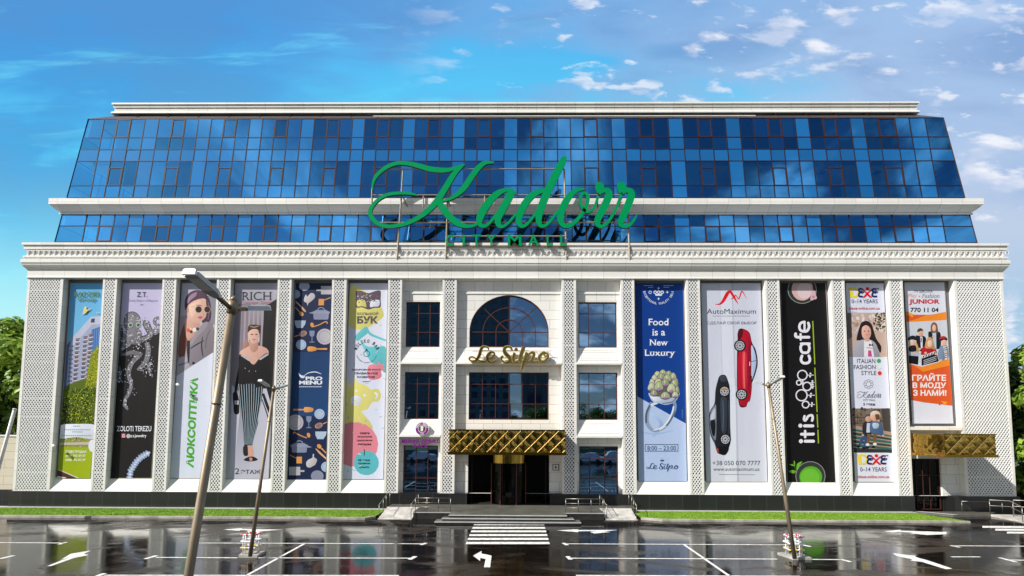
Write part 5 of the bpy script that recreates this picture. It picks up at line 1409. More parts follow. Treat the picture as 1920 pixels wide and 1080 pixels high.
a.T('RICH', 453, 510, 547.2, 563, '3a3640', 0, True); a.T('Concept Store', 450, 510, 564.4, 572.2, 'c0525c', .0, False, .4); a.T('2', 440.5, 448.8, 878, 889, '2d2b33', 0, True); a.T('ЭТАЖ', 451.5, 488.5, 880.8, 888.6, '2d2b33', .015)
a.end()

# ---- 5 kitchen ware
a = Art([(554,531),(623,531),(611,899),(537.5,899)], '1f2d52', '1d2b4e', 'navy banner patterned with orange and grey cutlery, pots and plates')
z, y2 = Zf(530,520,5.4), Zf(530,710,5.4)
a.GR([(548.5,660),(617.5,660),(613,780),(544,780)], '1f4272', '1e4a7c'); GY_, OR, LG = 'b9b7c6', 'e0a05c', 'aebfd8'
def plate(p, rx, c, c2): a.E(*p, rx, rx, c); a.ring(p[0], p[1], rx*.72, .7, c2)
def spoon(f, p, q, r_): P_ = f(p, q); a.S([(*P_[0], 1.6), (*P_[1], 2.0)], OR, 2); a.E(P_[1][0], P_[1][1], r_, r_*.75, OR, math.atan2(P_[1][1]-P_[0][1], P_[1][0]-P_[0][0]))
def glass_(f, x_, y_): 
    a.P(f((x_-27,y_),(x_+27,y_),(x_+24,y_+45),(x_+8,y_+62),(x_-8,y_+62),(x_-24,y_+45)), '8393b4'); a.P(f((x_-4,y_+60),(x_+4,y_+60),(x_+4,y_+115),(x_-4,y_+115)), '8393b4'); a.P(f((x_-25,y_+112),(x_+25,y_+112),(x_+25,y_+120),(x_-25,y_+120)), '8393b4')
def pot(f, x0, x1, y0, y1, sp): 
    a.P(f((x0,y0),(x1,y0),(x1-8,y1-6),(x1-20,y1),(x0+20,y1),(x0+6,y1-6)), '8f95b0'); a.P(f((x0-8,y0+20),(x1+8,y0+20),(x1+4,y0),(x0-4,y0)), '9a9fb8'); a.P(f((x0+10,y0),(x1-10,y0),(x1-30,y0-16),(x0+30,y0-16)), '8f95b0')
    q = f(((x0+x1)/2, y0-14))[0]; a.ring(q[0], q[1], 6.2, 1.5, '9a9fb8', 180, 360, 4.6)
    a.P(f((x0,y0+6),(x0-38,y0+12),(x0-38,y0+18),(x0,y0+24)), '9a9fb8') if sp < 0 else a.P(f((x1,y0+10),(x1+40,y0+22),(x1+40,y0+28),(x1,y0+30)), '9a9fb8')
def mitt(pts, f): a.C(f(*pts), 'c9c3ca')
def board(f, x0, x1, y0, y1, hx): a.P(f((x0,y0),(x1,y0),(x1,y1),(x0,y1)), 'bdb9c3'); a.P(f((hx,(y0+y1)/2-9),(x0 if hx < x0 else x1,(y0+y1)/2-9),(x0 if hx < x0 else x1,(y0+y1)/2+9),(hx,(y0+y1)/2+9)), 'bdb9c3')
def bowl(f, x0, x1, y0, y1): a.P(f((x0,y0),(x1,y0),(x1-8,y0+40),(x1-26,y1-12),(x1-30,y1),(x0+20,y1),(x0+14,y1-14),(x0+3,y0+40)), 'b5c6dc')
def whisk(f, p, q): 
    P_ = f(p, q); a.S([(*P_[0], 1.2), (P_[1][0]*.5+P_[0][0]*.5, P_[1][1]*.5+P_[0][1]*.5, 1.8)], OR, 2); an = math.atan2(P_[1][1]-P_[0][1], P_[1][0]-P_[0][0])
    for r_ in (4.4, 2.6, .8): a.E(*P_[1], 7.4, r_+.7, 'd8a884', an); a.E(*P_[1], 6.6, r_, '24406a', an)
def ladle(f, pts, p): P_ = f(*pts); a.S([(x_, y_, 1.8) for x_, y_ in P_], OR, 3); q = f(p)[0]; a.E(*q, 3.2, 4.6, OR, -.3)
def brush(f, x0, x1, y0, y1, hx0, hx1): a.C(f((x0,y0),(x1,y0+6),(x1,y1-6),(x0,y1)), OR); a.P(f((hx0,(y0+y1)/2-6),(hx1,(y0+y1)/2-9),(hx1,(y0+y1)/2+9),(hx0,(y0+y1)/2+6)), OR)
a.E(*z((220,90))[0], 10, 8.5, 'a9b6d0'); plate(z((135,170))[0], 8, '9db2d2', '6d86b4'); board(z, 388, 495, 88, 172, 342)
mitt([(225,190),(240,175),(248,195),(285,160),(320,170),(325,205),(285,245),(262,262),(250,290),(245,262),(215,240)], z)
a.P(z((365,218),(418,218),(418,282),(362,284)), OR); a.S(z((418,232,8),(485,204,8)), OR, 2)
a.S(z((132,245,10),(185,295,14),(215,330,20),(235,350,8)), 'e0b088', 3); spoon(z, (130,305), (190,370), 4.6)
pot(z, 308, 470, 345, 428, -1); bowl(z, 122, 235, 437, 512); ladle(z, ((310,500),(370,480),(430,450),(450,455),(448,470)), (298,482))
whisk(z, (120,600), (205,570)); glass_(z, 297, 540); plate(z((425,600))[0], 15, 'bcb8c2', '7e7c90'); plate(z((187,682))[0], 9.6, 'b3c4de', '7f9ac2'); brush(z, 258, 335, 702, 748, 335, 450)
brush(y2, 222, 302, 290, 338, 222, 108); plate(y2((373,358))[0], 9.6, 'b3c4de', '7f9ac2'); plate(y2((130,443))[0], 15, 'bcb8c2', '7e7c90'); glass_(y2, 265, 380); whisk(y2, (450,440), (365,475))
ladle(y2, ((110,560),(112,542),(130,548),(190,580),(245,600)), (262,572)); bowl(y2, 330, 445, 535, 612); pot(y2, 88, 250, 668, 748, 1)
a.S(y2((440,755,10),(395,705,12)), OR, 2); spoon(y2, (430,745), (370,685), 4.8); a.S(y2((440,810,14),(375,750,18),(335,708,8)), 'e0b088', 3)
a.P(y2((138,790),(195,790),(195,858),(138,858)), OR); a.S(y2((75,775,8),(138,805,8)), OR, 2)
mitt([(238,850),(262,820),(300,800),(305,765),(318,765),(318,795),(348,820),(330,870),(305,885),(275,900),(245,890)], y2)
plate(y2((440,893))[0], 9.5, 'a9bcd8', '7f9ac2'); board(y2, 65, 178, 892, 978, 220); a.E(*y2((350,985))[0], 12, 10.5, '8e92aa')
a.part('lettering')
a.C(z((162,965),(185,990),(225,1000),(215,1020),(190,1018),(168,995)), 'e9eef6'); a.S(z((215,1000,4),(260,968,7),(330,958,9),(390,978,4)), 'e9eef6')
a.T('PRO', 573, 604.5, 706, 712.8, 'e9eef6', .04); a.T('MENU', 560.5, 604, 713.8, 721, 'e9eef6', .045)
for k in range(12): a.P([(560.5+k*3.6, 724.2), (563.4+k*3.6, 724.2), (563.4+k*3.6, 726), (560.5+k*3.6, 726)], 'c6d0e2')
a.end()

# ---- 6 pastel bear
a = Art([(656,531),(727.5,531),(719,899),(642,899)], 'dfe2f2', 'dfe3f4', 'pale banner with pastel shapes, a blue bottle and a yellow bear head')
z, y2 = Zf(635,520,5.4), Zf(635,710,5.4)
YE, TE, PK, GYc = 'e2dc86', '6ec9d2', 'e48e9e', '6a5a66'
a.C(z((120,110),(180,90),(380,230),(455,365),(420,430),(270,525),(230,535),(90,470),(95,240)), YE)
a.C(z((160,600),(200,560),(260,505),(285,500),(305,530),(300,560),(225,620),(205,640),(180,640)), TE); a.S(z((290,540,26),(330,580,26),(400,610,22),(480,640,20)), TE); a.C(z((215,620),(240,660),(300,700),(400,700),(480,720),(480,960),(400,900),(320,850),(265,740),(235,690)), TE)
a.C(z((300,900),(350,880),(395,885),(400,850),(420,880),(460,880),(445,910),(470,930),(430,950),(435,1000),(400,1030),(320,1035),(290,990)), PK)
a.C(y2((60,70),(110,0),(160,-10),(200,40),(280,70),(330,110),(400,105),(430,170),(400,230),(340,240),(290,310),(230,330),(270,380),(330,460),(320,520),(60,520)), YE)
a.E(*y2((125,20))[0], 6.5, 8.5, 'dfe2f2'); a.E(*y2((182,122))[0], 2.2, 2.6, 'eef0f6'); a.E(*y2((262,168))[0], 2.4, 2.8, 'eef0f6'); a.C(y2((130,190),(175,170),(225,190),(230,240),(190,275),(130,255)), 'e6e8f2'); a.S(y2((150,215,8),(178,228,9),(170,255,5)), YE); a.C(y2((362,140),(395,150),(398,190),(365,205),(382,175)), 'e6e8f2')
a.E(*y2((160,665))[0], 44.5, 42, PK); a.E(*y2((280,853))[0], 23.6, 23.2, '63bfcb')
rr3 = random.Random(8)
for k in range(46):
    x_, y_ = rr3.uniform(645, 726), rr3.uniform(535, 895); t_ = rr3.uniform(0, 3.1); l = rr3.uniform(1.6, 3.4)
    a.S([(x_-l*math.cos(t_), y_-l*math.sin(t_), 1.2), (x_+l*math.cos(t_), y_+l*math.sin(t_), 1.2)], ['7fb8bc','e8e2b0','c8ccd6','b3b8c6','e6d27a','f2f2f6'][k % 6], 1)
a.part('logo')
a.C(z((176,140),(230,136),(298,160),(380,136),(424,140),(424,220),(422,300),(360,308),(300,325),(240,304),(176,302),(176,220)), GYc); a.C(z((190,235),(260,230),(280,300),(240,292),(188,292)), YE); a.C(z((330,240),(410,230),(408,290),(360,296),(318,300)), 'dfe2f2')
a.S(z((292,320,30),(296,250,22),(280,200,10)), GYc); a.S(z((296,250,14),(350,215,8)), GYc); a.blobs([(p[0], p[1]) for p in z((190,190),(300,165),(405,190),(405,250),(190,255))], 60, [GYc, GYc, 'b8b49a', 'cfd0d8'], .7, 1.6, 4)
a.part('lettering')
a.T('БОЛЬШОЙ', 670, 709.2, 584.5, 590.6, GYc, .02); a.T('БУК', 669.5, 708.5, 592.8, 606.6, GYc, .045)
a.arc_text('MOLOKO BAR', 687.5, 661, 18.3, 192, 348, 6.6, '3a3a48', .03, False, .8); a.arc_text('здоровые белки продукты', 687.5, 661, 20, 165, 15, 1.8, '6a7a86', .02, True)
a.ring(687.3, 663, 5.4, .9, '33424c'); a.P([(684.5,659),(687.3,652.5),(690.2,659),(688.8,659),(687.3,655.5),(685.8,659)], '33424c')
a.T('ЗДОРОВЫЙ РОСТ', 659.5, 714, 690.8, 695.2, '4a4350', .03); a.T('ПРАВИЛЬНОЕ', 665, 708.5, 698, 702, '4a4350', .03); a.T('РАЗВИТИЕ', 670, 703, 705, 708.8, '4a4350', .03); a.P([(680,714.9),(692.5,714.9),(692.5,716),(680,716)], '4a4350')
for t_, x0, x1, yb in (('книги',675,692.5,814),('игрушки',670.5,697,821),('здоровое',669,698,828),('питание',671,696,835)): a.T(t_, x0, x1, yb-3.6, yb, '6a3a48', .03)
a.P([(682.4,842),(683.8,842),(683.8,854),(682.4,854)], '5a4a58')
for t_, x0, x1, yb in (('3й этаж',671,694,864.4),('правое',671.5,694,871.4),('крыло',673,692,878.4)): a.T(t_, x0, x1, yb-4, yb, '2a5560', .03)
a.end()

# ---- 7 artichoke ring
a = Art([(1191,531),(1281,531),(1288.5,903),(1197,903)], '0e3f92', '12479c', 'deep blue banner with an artichoke set on a silver ring')
z, y2 = Zf(1190,520,5.4), Zf(1190,710,5.4)
a.P(y2((-40,150),(30,182),(510,450),(560,480),(560,1100),(-20,1100)), 'b9cbec')
a.C(y2((150,350),(230,380),(290,470),(200,590),(180,560),(250,460)), 'a9c2e8'); a.S(y2((60,540,10),(220,560,14),(400,520,6)), '9fc0e2')
a.S(y2((170,240,30),(130,340,40),(125,440,42),(165,510,36),(210,530,26)), '93a6bf'); a.S(y2((165,250,14),(120,350,18),(118,450,16)), '4f6076'); a.S(y2((230,240,30),(160,270,24)), 'd5dee9')
a.S(y2((190,525,26),(260,515,30),(330,460,34),(385,360,38),(408,280,36),(395,225,30)), '8698b2'); a.S(y2((190,522,10),(265,500,12),(325,445,14),(375,355,14),(395,280,14)), 'e6edf5'); a.S(y2((300,500,7),(360,430,8),(410,330,8)), '3f5068'); a.S(y2((250,523,6),(320,480,7)), 'f2f6fa')
a.C(y2((140,150),(180,160),(300,190),(400,185),(455,140),(440,190),(400,240),(320,265),(250,250),(180,230)), 'b7c4d8'); a.C(y2((160,165),(240,180),(270,220),(200,225)), 'dbe4f0'); a.S(y2((280,250,8),(380,235,10),(440,170,7)), '5a6a86')
sc_ = [(285,970,40,30),(230,990,36,36),(345,985,40,34),(390,1010,34,40),(200,1030,34,40),(270,1010,44,36),(330,1030,44,42),(175,1075,30,46),(420,1070,24,44)]
leaf_c = ['aebb8e','c2cba4','98a878']
def scale_(f, cx_, cy_, w_, h_, c):
    a.C(f((cx_-w_,cy_+h_*.35),(cx_-w_*.75,cy_-h_*.5),(cx_,cy_-h_),(cx_+w_*.75,cy_-h_*.5),(cx_+w_,cy_+h_*.35),(cx_,cy_+h_*.8)), '6f5a78'); a.C(f((cx_-w_*.86,cy_+h_*.3),(cx_-w_*.65,cy_-h_*.48),(cx_,cy_-h_*.9),(cx_+w_*.65,cy_-h_*.48),(cx_+w_*.86,cy_+h_*.3),(cx_,cy_+h_*.5)), c); a.C(f((cx_-w_*.5,cy_+h_*.38),(cx_,cy_+h_*.05),(cx_+w_*.5,cy_+h_*.38),(cx_,cy_+h_*.6)), 'a887ae'); a.S(f((cx_-w_*.1,cy_-h_*.6,5),(cx_-w_*.15,cy_+h_*.1,7)), 'e2e8cc'); a.E(*f((cx_,cy_-h_*.78))[0], 1.0, .9, 'cfc23e')
a.C(z((150,1110),(170,1040),(230,975),(300,950),(380,975),(430,1050),(450,1140),(420,1200),(180,1200)), '6f6a6a')
for i, q in enumerate(sc_): scale_(z, q[0], q[1], q[2], q[3]+8, leaf_c[i % 3])
for i, q in enumerate([(240,40,40,44),(310,45,44,48),(400,55,36,50),(170,90,40,56),(430,120,24,48),(245,85,50,62),(372,105,48,62),(195,150,40,40),(310,170,52,46),(410,160,34,40)]): scale_(y2, q[0], q[1]+(0 if i < 8 else 6), q[2], q[3], leaf_c[(i+1) % 3])
a.P(y2((478,310),(486,310),(486,405),(480,405)), '4f79bf')
a.part('logo')
for k in range(3): a.ring(1190+(208+35*k)/5.4, 548, 2.4, 1.5, 'e9eef8')
a.P(z((208,170),(278,170),(274,186),(212,186)), 'e9eef8'); a.ring(*z((157,152))[0], 2.4, 1.6, 'b9c9e8')
for x_, y_ in ((240,110),(330,150),(242,217)):
    q = z((x_,y_))[0]; a.P([(q[0]-3,q[1]),(q[0]-.7,q[1]-.7),(q[0],q[1]-3),(q[0]+.7,q[1]-.7),(q[0]+3,q[1]),(q[0]+.7,q[1]+.7),(q[0],q[1]+3),(q[0]-.7,q[1]+.7)], 'e9eef8')
a.arc_text('EXCEPTIONAL QUALITY DELI', 1234.7, 542, 29, 172, 8, 4.2, 'e3eaf6', .02, True); 
for x0, x1 in ((90,188),(292,392)): q = z((x0,82),(x1,86)); a.P([q[0],(q[1][0],q[0][1]),q[1],(q[0][0],q[1][1])], 'c9d6ee'); q = z((x0+45 if x0 < 200 else x0,99),(x1 if x0 < 200 else x1-42,103)); a.P([q[0],(q[1][0],q[0][1]),q[1],(q[0][0],q[1][1])], 'c9d6ee')
a.part('lettering')
W_ = 'eef1f8'
a.T('Food', 1215, 1254.5, 597.5, 610.2, W_, .012, True); a.T('is a', 1222.5, 1247.2, 617, 629.2, W_, .012, True); a.T('New', 1217.5, 1253, 636.2, 648, W_, .012, True); a.T('Luxury', 1208, 1266.5, 655.2, 671, W_, .012, True)
q = y2((104,664),(441,736))
for e_ in ((q[0][0],q[0][1],q[1][0],q[0][1]+.9),(q[0][0],q[1][1]-.9,q[1][0],q[1][1]),(q[0][0],q[0][1],q[0][0]+.9,q[1][1]),(q[1][0]-.9,q[0][1],q[1][0],q[1][1])): a.P([(e_[0],e_[1]),(e_[2],e_[1]),(e_[2],e_[3]),(e_[0],e_[3])], '33507f')
a.T('8:00 – 23:00', 1213.6, 1267.5, 836, 844.4, '3a5688', 0, True)
def small_script(strokes, x0, x1, y0, y1, c, thin=1.0):
    xs = [p[0] for st in strokes for P_ in st[1] for p in P_]; ys = [p[1] for st in strokes for P_ in st[1] for p in P_]
    kx, ky = (x1-x0)/(max(xs)-min(xs)), (y1-y0)/(max(ys)-min(ys))
    for nm, st in strokes:
        for P_ in st: a.S([(x0+(p[0]-min(xs))*kx, y0+(p[1]-min(ys))*ky, p[2]*kx*thin) for p in P_], c, 4)
small_script(SILPO, 1212, 1271.5, 869, 884.5, '1f3f7c', .9)
a.P(y2((258,822),(298,822),(294,836),(262,836)), '2c4a84'); a.P(y2((276,804),(280,804),(280,812),(276,812)), '2c4a84')
a.end()

# ---- 8 two cars
a = Art([(1314,531),(1426,531),(1439.5,904),(1324,904)], 'd3d7e6', 'd5d8e6', 'pale banner with a red and a black car parked nose up')
z, y2 = Zf(1310,520,5.4), Zf(1310,710,5.4)
a.P(z((215,60),(330,60),(360,1100),(245,1100)), 'dde1ee'); a.P(y2((250,0),(375,0),(388,1045),(268,1045)), 'e0e4f0'); a.P(z((330,60),(348,60),(378,1100),(366,1100)), 'c4c8d8'); a.P(y2((370,0),(384,0),(410,1045),(388,1045)), 'c2c6d6'); a.P(z((212,60),(216,60),(246,1100),(242,1100)), 'b9bed0')
RD, RD2 = 'b4162e', 'd8344a'
a.C(z((395,600),(405,530),(450,520),(515,560),(540,660),(580,740),(598,860),(580,960),(535,1090),(530,1150),(520,1250),(500,1290),(470,1315),(420,1310),(400,1240),(388,1100),(388,800)), '4a0d18')
a.C(z((420,590),(450,525),(515,565),(530,680),(530,900),(540,1080),(525,1230),(490,1300),(440,1300),(405,1240),(396,900),(405,760)), RD); a.C(z((440,770),(480,760),(490,900),(480,1120),(450,1130),(438,950)), RD2); a.C(z((500,640),(522,700),(526,900),(520,1100),(505,1150)), '8e1030'); a.S(z((460,760,8),(458,950,10),(462,1120,8)), 'f08a7a')
a.C(z((530,670),(575,745),(595,860),(575,965),(535,1060),(530,860)), '38182a'); a.C(z((534,690),(566,750),(584,850),(568,950),(536,1030),(534,860)), 'b3c6e2'); a.P(z((532,850),(585,840),(585,845),(532,856)), '3a2030'); a.C(z((400,640),(395,560),(430,525),(450,530),(440,600)), '5c1020'); a.P(z((515,855),(522,855),(520,900),(513,890)), 'f0e8e8'); a.E(*z((530,1012))[0], 2, 3, '2a1a22'); a.C(y2((495,250),(515,230),(510,262),(490,285)), 'd0dcea')
def wheel(f, x_, y_, r_, tint='b9bcc4'):
    q = f((x_,y_))[0]; r_ = r_/5.4; a.E(*q, r_, r_, '17161a', 0, 22); a.E(*q, r_*.76, r_*.78, tint, 0, 20)
    for k in range(10): t_ = k*math.pi/5; a.E(q[0]+r_*.52*math.cos(t_), q[1]+r_*.52*math.sin(t_), r_*.15, r_*.1, '2a2a30', t_, 7, .00003)
    a.E(*q, r_*.16, r_*.16, '4a4a52')
wheel(z, 418, 692, 60); wheel(y2, 434, 160, 60)
a.C(y2((190,30),(215,-30),(270,-35),(300,30),(315,100),(318,300),(320,480),(325,620),(310,690),(275,770),(215,765),(185,740),(160,660),(118,560),(104,400),(120,320),(160,250),(170,120)), '23262e')
a.C(y2((225,200),(280,195),(290,360),(275,540),(235,540),(222,380)), '39404e'); a.S(y2((245,220,7),(250,360,9),(245,530,6)), '5d6a7e'); a.S(y2((300,220,6),(308,400,6),(305,560,5)), '4a5464'); a.C(y2((165,270),(178,290),(176,600),(150,600),(118,500),(112,400),(130,320)), '8b93a4'); a.C(y2((160,300),(168,320),(166,420),(125,418),(125,370)), 'c9cfdc'); a.C(y2((168,430),(166,560),(145,580),(122,500),(120,430)), '1c1e26'); a.P(y2((118,424),(168,408),(168,420),(118,438)), '15171c')
a.S(y2((108,400,5),(120,520,5),(165,660,6),(190,740,5)), '6a7280'); a.C(y2((182,715),(198,705),(202,745),(186,748)), 'b0483a'); a.C(y2((200,690),(300,690),(290,750),(230,764)), '14151a'); a.C(y2((215,-20),(270,-28),(290,20),(230,30)), '3f4654')
wheel(y2, 261, 128, 58); wheel(y2, 270, 614, 58); a.E(*y2((258,105))[0], 5, 2.2, 'c08a3a')
a.part('logo')
RE = 'e01c26'
a.S(z((168,272,4),(215,270,16),(250,235,30),(290,165,34),(315,138,22)), RE); a.S(z((315,132,22),(345,180,24),(375,230,16),(400,270,4)), RE); a.S(z((325,222,4),(360,200,12),(375,180,8),(405,218,10),(430,155,12),(445,145,10),(485,215,3)), RE)
a.part('lettering')
a.T('AutoMaximum', 1325.5, 1417.5, 579, 588.4, '3f4450', .0); a.T('салон статусных автомобилей', 1336, 1405.5, 591, 594, '9a9ca8', .0); a.T('СДЕЛАЙ СВОЙ ВЫБОР', 1325.5, 1418.5, 601.5, 609, '3f4450', .0)
a.T('+38 050 070 7777', 1336, 1425.5, 864, 872.4, '33363f', .0); a.T('www.automaximum.ua', 1337.5, 1424, 876.5, 883, '3f424c', .0); a.P([(1348,889),(1416,889.6),(1416,890.4),(1348,890)], '8a8d98')
a.end()

# ---- 9 black cafe banner
a = Art([(1463.5,531),(1548,531),(1566.5,906),(1476.5,906)], '171516', '171516', 'black cafe banner with white bubbles between two cups')
z, y2 = Zf(1460,520,5.4), Zf(1460,710,5.4)
q = z((238,125))[0]; a.E(*q, 27.5, 26.5, '8f9a98'); a.E(*q, 26, 25.2, '3c3c34'); a.E(q[0]+.3, q[1]-1, 20.2, 21.5, 'd9b7b4'); a.E(q[0]+4, q[1]+2, 14, 15, 'e2ccd0')
for x_, y_ in ((345,195),(360,180),(338,215),(368,205),(355,150),(345,178)): a.E(*z((x_,y_))[0], 3.6, 3.4, 'dcb6c4')
a.E(*z((352,197))[0], 2.2, 2.2, 'c27f9a')
q = y2((322,985))[0]; a.E(*q, 28.2, 27.6, '9a9e9e'); a.E(*q, 27, 26.4, '3a3d3c'); a.E(q[0]+.6, q[1]+2, 21.5, 20.5, '5fae2e'); a.E(q[0]-1, q[1]+3, 18, 17, '76c13e')
for pts in ([(108,870),(140,866),(162,885),(140,884)],[(155,830),(166,850),(164,890),(154,870)],[(180,900),(190,860),(238,838),(215,880),(185,925)],[(105,940),(140,925),(178,940),(150,960)]): a.C(y2(*pts), '6fb52e')
a.S(y2((164,880,3),(170,930,3)), '5a9a26')
a.part('logo')
WB = 'eceaf4'
for x_, y_, r_ in ((240,990,48),(205,1066,24)): a.ring(*z((x_,y_))[0], r_/5.4, 2.2, WB)
for x_, y_, r_ in ((287,78,42),(232,168,56),(273,262,34)): a.ring(*y2((x_,y_))[0], r_/5.4, 2.2, WB)
for f, x0, x1, y_ in ((z,288,355,990),(y2,228,258,40),(y2,328,362,78),(y2,322,362,40),(y2,288,366,168),(y2,308,366,262)):
    a.S(f((x0,y_,7),(x1,y_,7)), WB, 1)
    for dx_, dy_ in (((x1-x0)*.5,-16),((x1-x0)*.45,14)): a.E(*f((x0+dx_,y_+dy_))[0], 1.7, 1.7, WB)
for f, p, q in ((z,(345,442),(366,880)),(y2,(-0+366,-112),(389,338)),(y2,(389,360),(396,495)),(y2,(397,516),(403,655))): a.S(f((*p,11),(*q,11)), 'a4c02c', 1)
a.part('lettering')
def sw_(f, pts, w_=33): a.S(f(*[(x_,y_,w_) for x_, y_ in pts]), WB, 4, True)
sw_(z, [(262,450),(262,545)], 22); sw_(z, [(300,462),(308,500),(290,540),(258,548),(222,535),(210,500),(222,465),(255,452)], 26)
sw_(z, [(305,606),(200,606),(172,596),(172,572)], 28); sw_(z, [(222,575),(222,630)], 22)
sw_(z, [(312,672),(228,672)], 26); sw_(z, [(312,715),(300,755),(268,764),(235,755),(222,715),(235,680),(268,672),(300,680),(312,715)], 26)
sw_(z, [(236,795),(226,830),(240,862),(272,870),(305,860),(316,830),(306,795)], 27)
sw_(y2, [(262,380),(256,410),(268,425),(285,405),(300,380),(335,370),(345,395),(338,425)], 24)
sw_(y2, [(262,478),(345,478)], 30); a.E(*y2((220,476))[0], 3.8, 3.8, WB)
sw_(y2, [(230,562),(335,562),(352,560)], 28); sw_(y2, [(268,530),(268,592)], 24)
sw_(y2, [(268,633),(352,633)], 30); a.E(*y2((226,633))[0], 3.9, 3.9, WB)
a.end()

# ---- 10 children's fashion
a = Art([(1585,531),(1656.5,531),(1677.5,904),(1603,904)], 'dfe3f2', 'e2e5f3', 'white banner with photos of a girl and of two children on a bench')
z, y2 = Zf(1580,520,5.4), Zf(1580,710,5.4)
a.P(z((30,358),(425,358),(450,805),(50,805)), 'c9b0a4'); a.blobs([(p[0], p[1]) for p in z((35,362),(420,362),(435,560),(45,560))], 60, ['d9c8bf','b69c8e','e3dad6','a98f80','c6bcc0'], 2, 5, 3); a.blobs([(p[0], p[1]) for p in z((330,365),(425,362),(432,520),(350,540),(310,470))], 55, ['2f3a26','3f4a2e','202818'], 1, 2.4, 4); a.P(z((36,362),(90,362),(95,600),(48,640)), '7a6d6c')
a.C(z((140,630),(165,520),(190,460),(240,440),(290,470),(315,540),(340,620),(390,700),(378,765),(330,690),(170,640)), '2a2024')
a.C(z((105,790),(120,690),(170,640),(240,628),(300,640),(345,690),(378,800),(380,806),(100,806)), 'a9a9b4'); a.P(z((215,640),(290,640),(320,806),(218,806)), 'e6e6ec')
a.C(z((192,560),(200,505),(240,485),(275,510),(288,560),(275,610),(240,632),(205,610)), 'e0b3a2'); a.S(z((225,575,4),(250,584,7),(275,574,4)), 'c87a74'); a.P(z((225,625),(275,625),(270,650),(235,650)), 'd8a896')
for x_ in (222, 262): a.E(*z((x_,545))[0], 1.6, 1.0, '4a332c')
a.C(z((268,672),(290,682),(305,675),(308,695),(288,690),(270,697)), '1c1a20'); a.P(z((258,740),(288,740),(298,802),(256,802)), 'd44a92'); a.S(z((240,712,5),(300,718,5)), '2a2a30', 1)
# lower photo
a.P(y2((88,302),(478,300),(500,745),(108,745)), '7d6c5e'); a.blobs([(p[0], p[1]) for p in y2((90,304),(476,302),(482,440),(95,450))], 60, ['5a4a40','8d7c6e','6e6058','a8988a','4a4038'], 1.5, 4, 6); a.P(y2((390,302),(478,300),(490,560),(420,560)), '4a4440'); a.P(y2((100,470),(490,540),(496,600),(104,520)), 'b49484')
for k in range(6): a.P(y2((100,505+k*40),(495,575+k*32),(496,592+k*32),(102,527+k*40)), '1f4a48' if k % 2 else '2a6a66'); 
for k in range(5): a.P(y2((102,530+k*40),(496,596+k*32),(496,600+k*32),(102,535+k*40)), 'cbb4a2')
a.P(y2((105,700),(500,720),(500,748),(108,748)), '33373a')
a.S(y2((150,360,5),(150,460,5)), '2f2a28', 1); a.S(y2((95,390,5),(230,395,5)), '2f2a28', 1); a.S(y2((98,450,5),(220,450,5)), '2f2a28', 1)
a.C(y2((205,560),(200,480),(235,430),(290,430),(300,500),(280,590),(220,585)), '2f2c36'); a.P(y2((245,450),(280,450),(275,545),(240,545)), 'cfd6e4'); a.C(y2((280,540),(280,450),(330,430),(385,445),(412,540),(405,580),(350,560)), '4f6b92'); a.C(y2((305,450),(365,455),(355,500),(310,500)), 'b9cad8')
a.C(y2((232,400),(258,360),(290,385),(290,425),(255,440),(235,425)), 'd3a590'); a.C(y2((225,390),(245,362),(290,365),(298,385),(260,380)), '4b5568'); a.C(y2((280,360),(310,330),(355,330),(380,365),(370,410),(330,430),(290,410)), 'd9c3ae'); a.C(y2((290,380),(330,365),(350,400),(320,430),(295,415)), 'dcae98'); a.C(y2((330,365),(365,355),(375,400),(345,425)), '6b4a3a'); a.C(y2((285,355),(310,328),(360,332),(378,360),(330,358)), 'e3d2be')
a.S(y2((270,560,40),(255,620,34),(250,660,26)), '7d5c3c'); a.S(y2((330,560,40),(325,610,34),(325,650,28)), '7d5c3c'); a.S(y2((220,570,34),(190,630,30),(170,680,24)), '3a5584'); a.S(y2((240,590,24),(228,650,24),(215,690,20)), '3a5584')
for x_, y_, c_ in ((252,668,'e8e8ee'),(326,662,'e8e8ee'),(250,695,'22242c'),(312,690,'22242c'),(158,686,'1e2028'),(215,705,'1e2028')): a.E(*y2((x_,y_))[0], 3.6, 2.6, c_)
for p_ in ((204,572),(410,578),(362,425)): a.E(*y2(p_)[0], 2.2, 2.0, 'd9a890')
a.part('logo')
def idx(f, x0, y0, k):
    g_ = lambda *p: f(*[(x0+q[0]*k, y0+q[1]*k, *[v*k for v in q[2:]]) for q in p])
    a.S(g_((8,5,16),(30,108,16)), 'f0dc1e', 1); a.S(g_((30,8,18),(50,102,18)), 'f0dc1e', 1); a.S(g_((28,12,16),(70,12,18),(105,45,20),(88,90,20),(48,100,14)), 'f0dc1e', 5)
    NV = '23306e'
    a.S(g_((150,22,16),(118,18,18),(108,40,18),(140,52,14),(112,62,18),(112,92,20),(150,98,18)), NV); a.S(g_((135,38,8),(160,52,10),(135,66,8)), NV)
    a.S(g_((150,25,14),(180,55,16),(190,70,20),(165,98,18),(152,104,12)), 'dc1e28'); a.S(g_((240,25,14),(205,55,16),(195,70,20),(225,98,18),(240,104,12)), 'dc1e28'); a.E(*g_((196,18))[0][:2], 18*k/5.4, 16*k/5.4, 'dc1e28')
    a.S(g_((290,22,14),(258,20,18),(245,42,18),(278,52,14),(248,64,18),(250,92,20),(295,96,18)), NV); a.S(g_((270,38,8),(300,50,10),(272,66,8)), NV); a.S(g_((292,12,6),(312,20,12)), NV)
idx(z, 55, 98, 1.0); idx(y2, 142, 762, 1.02)
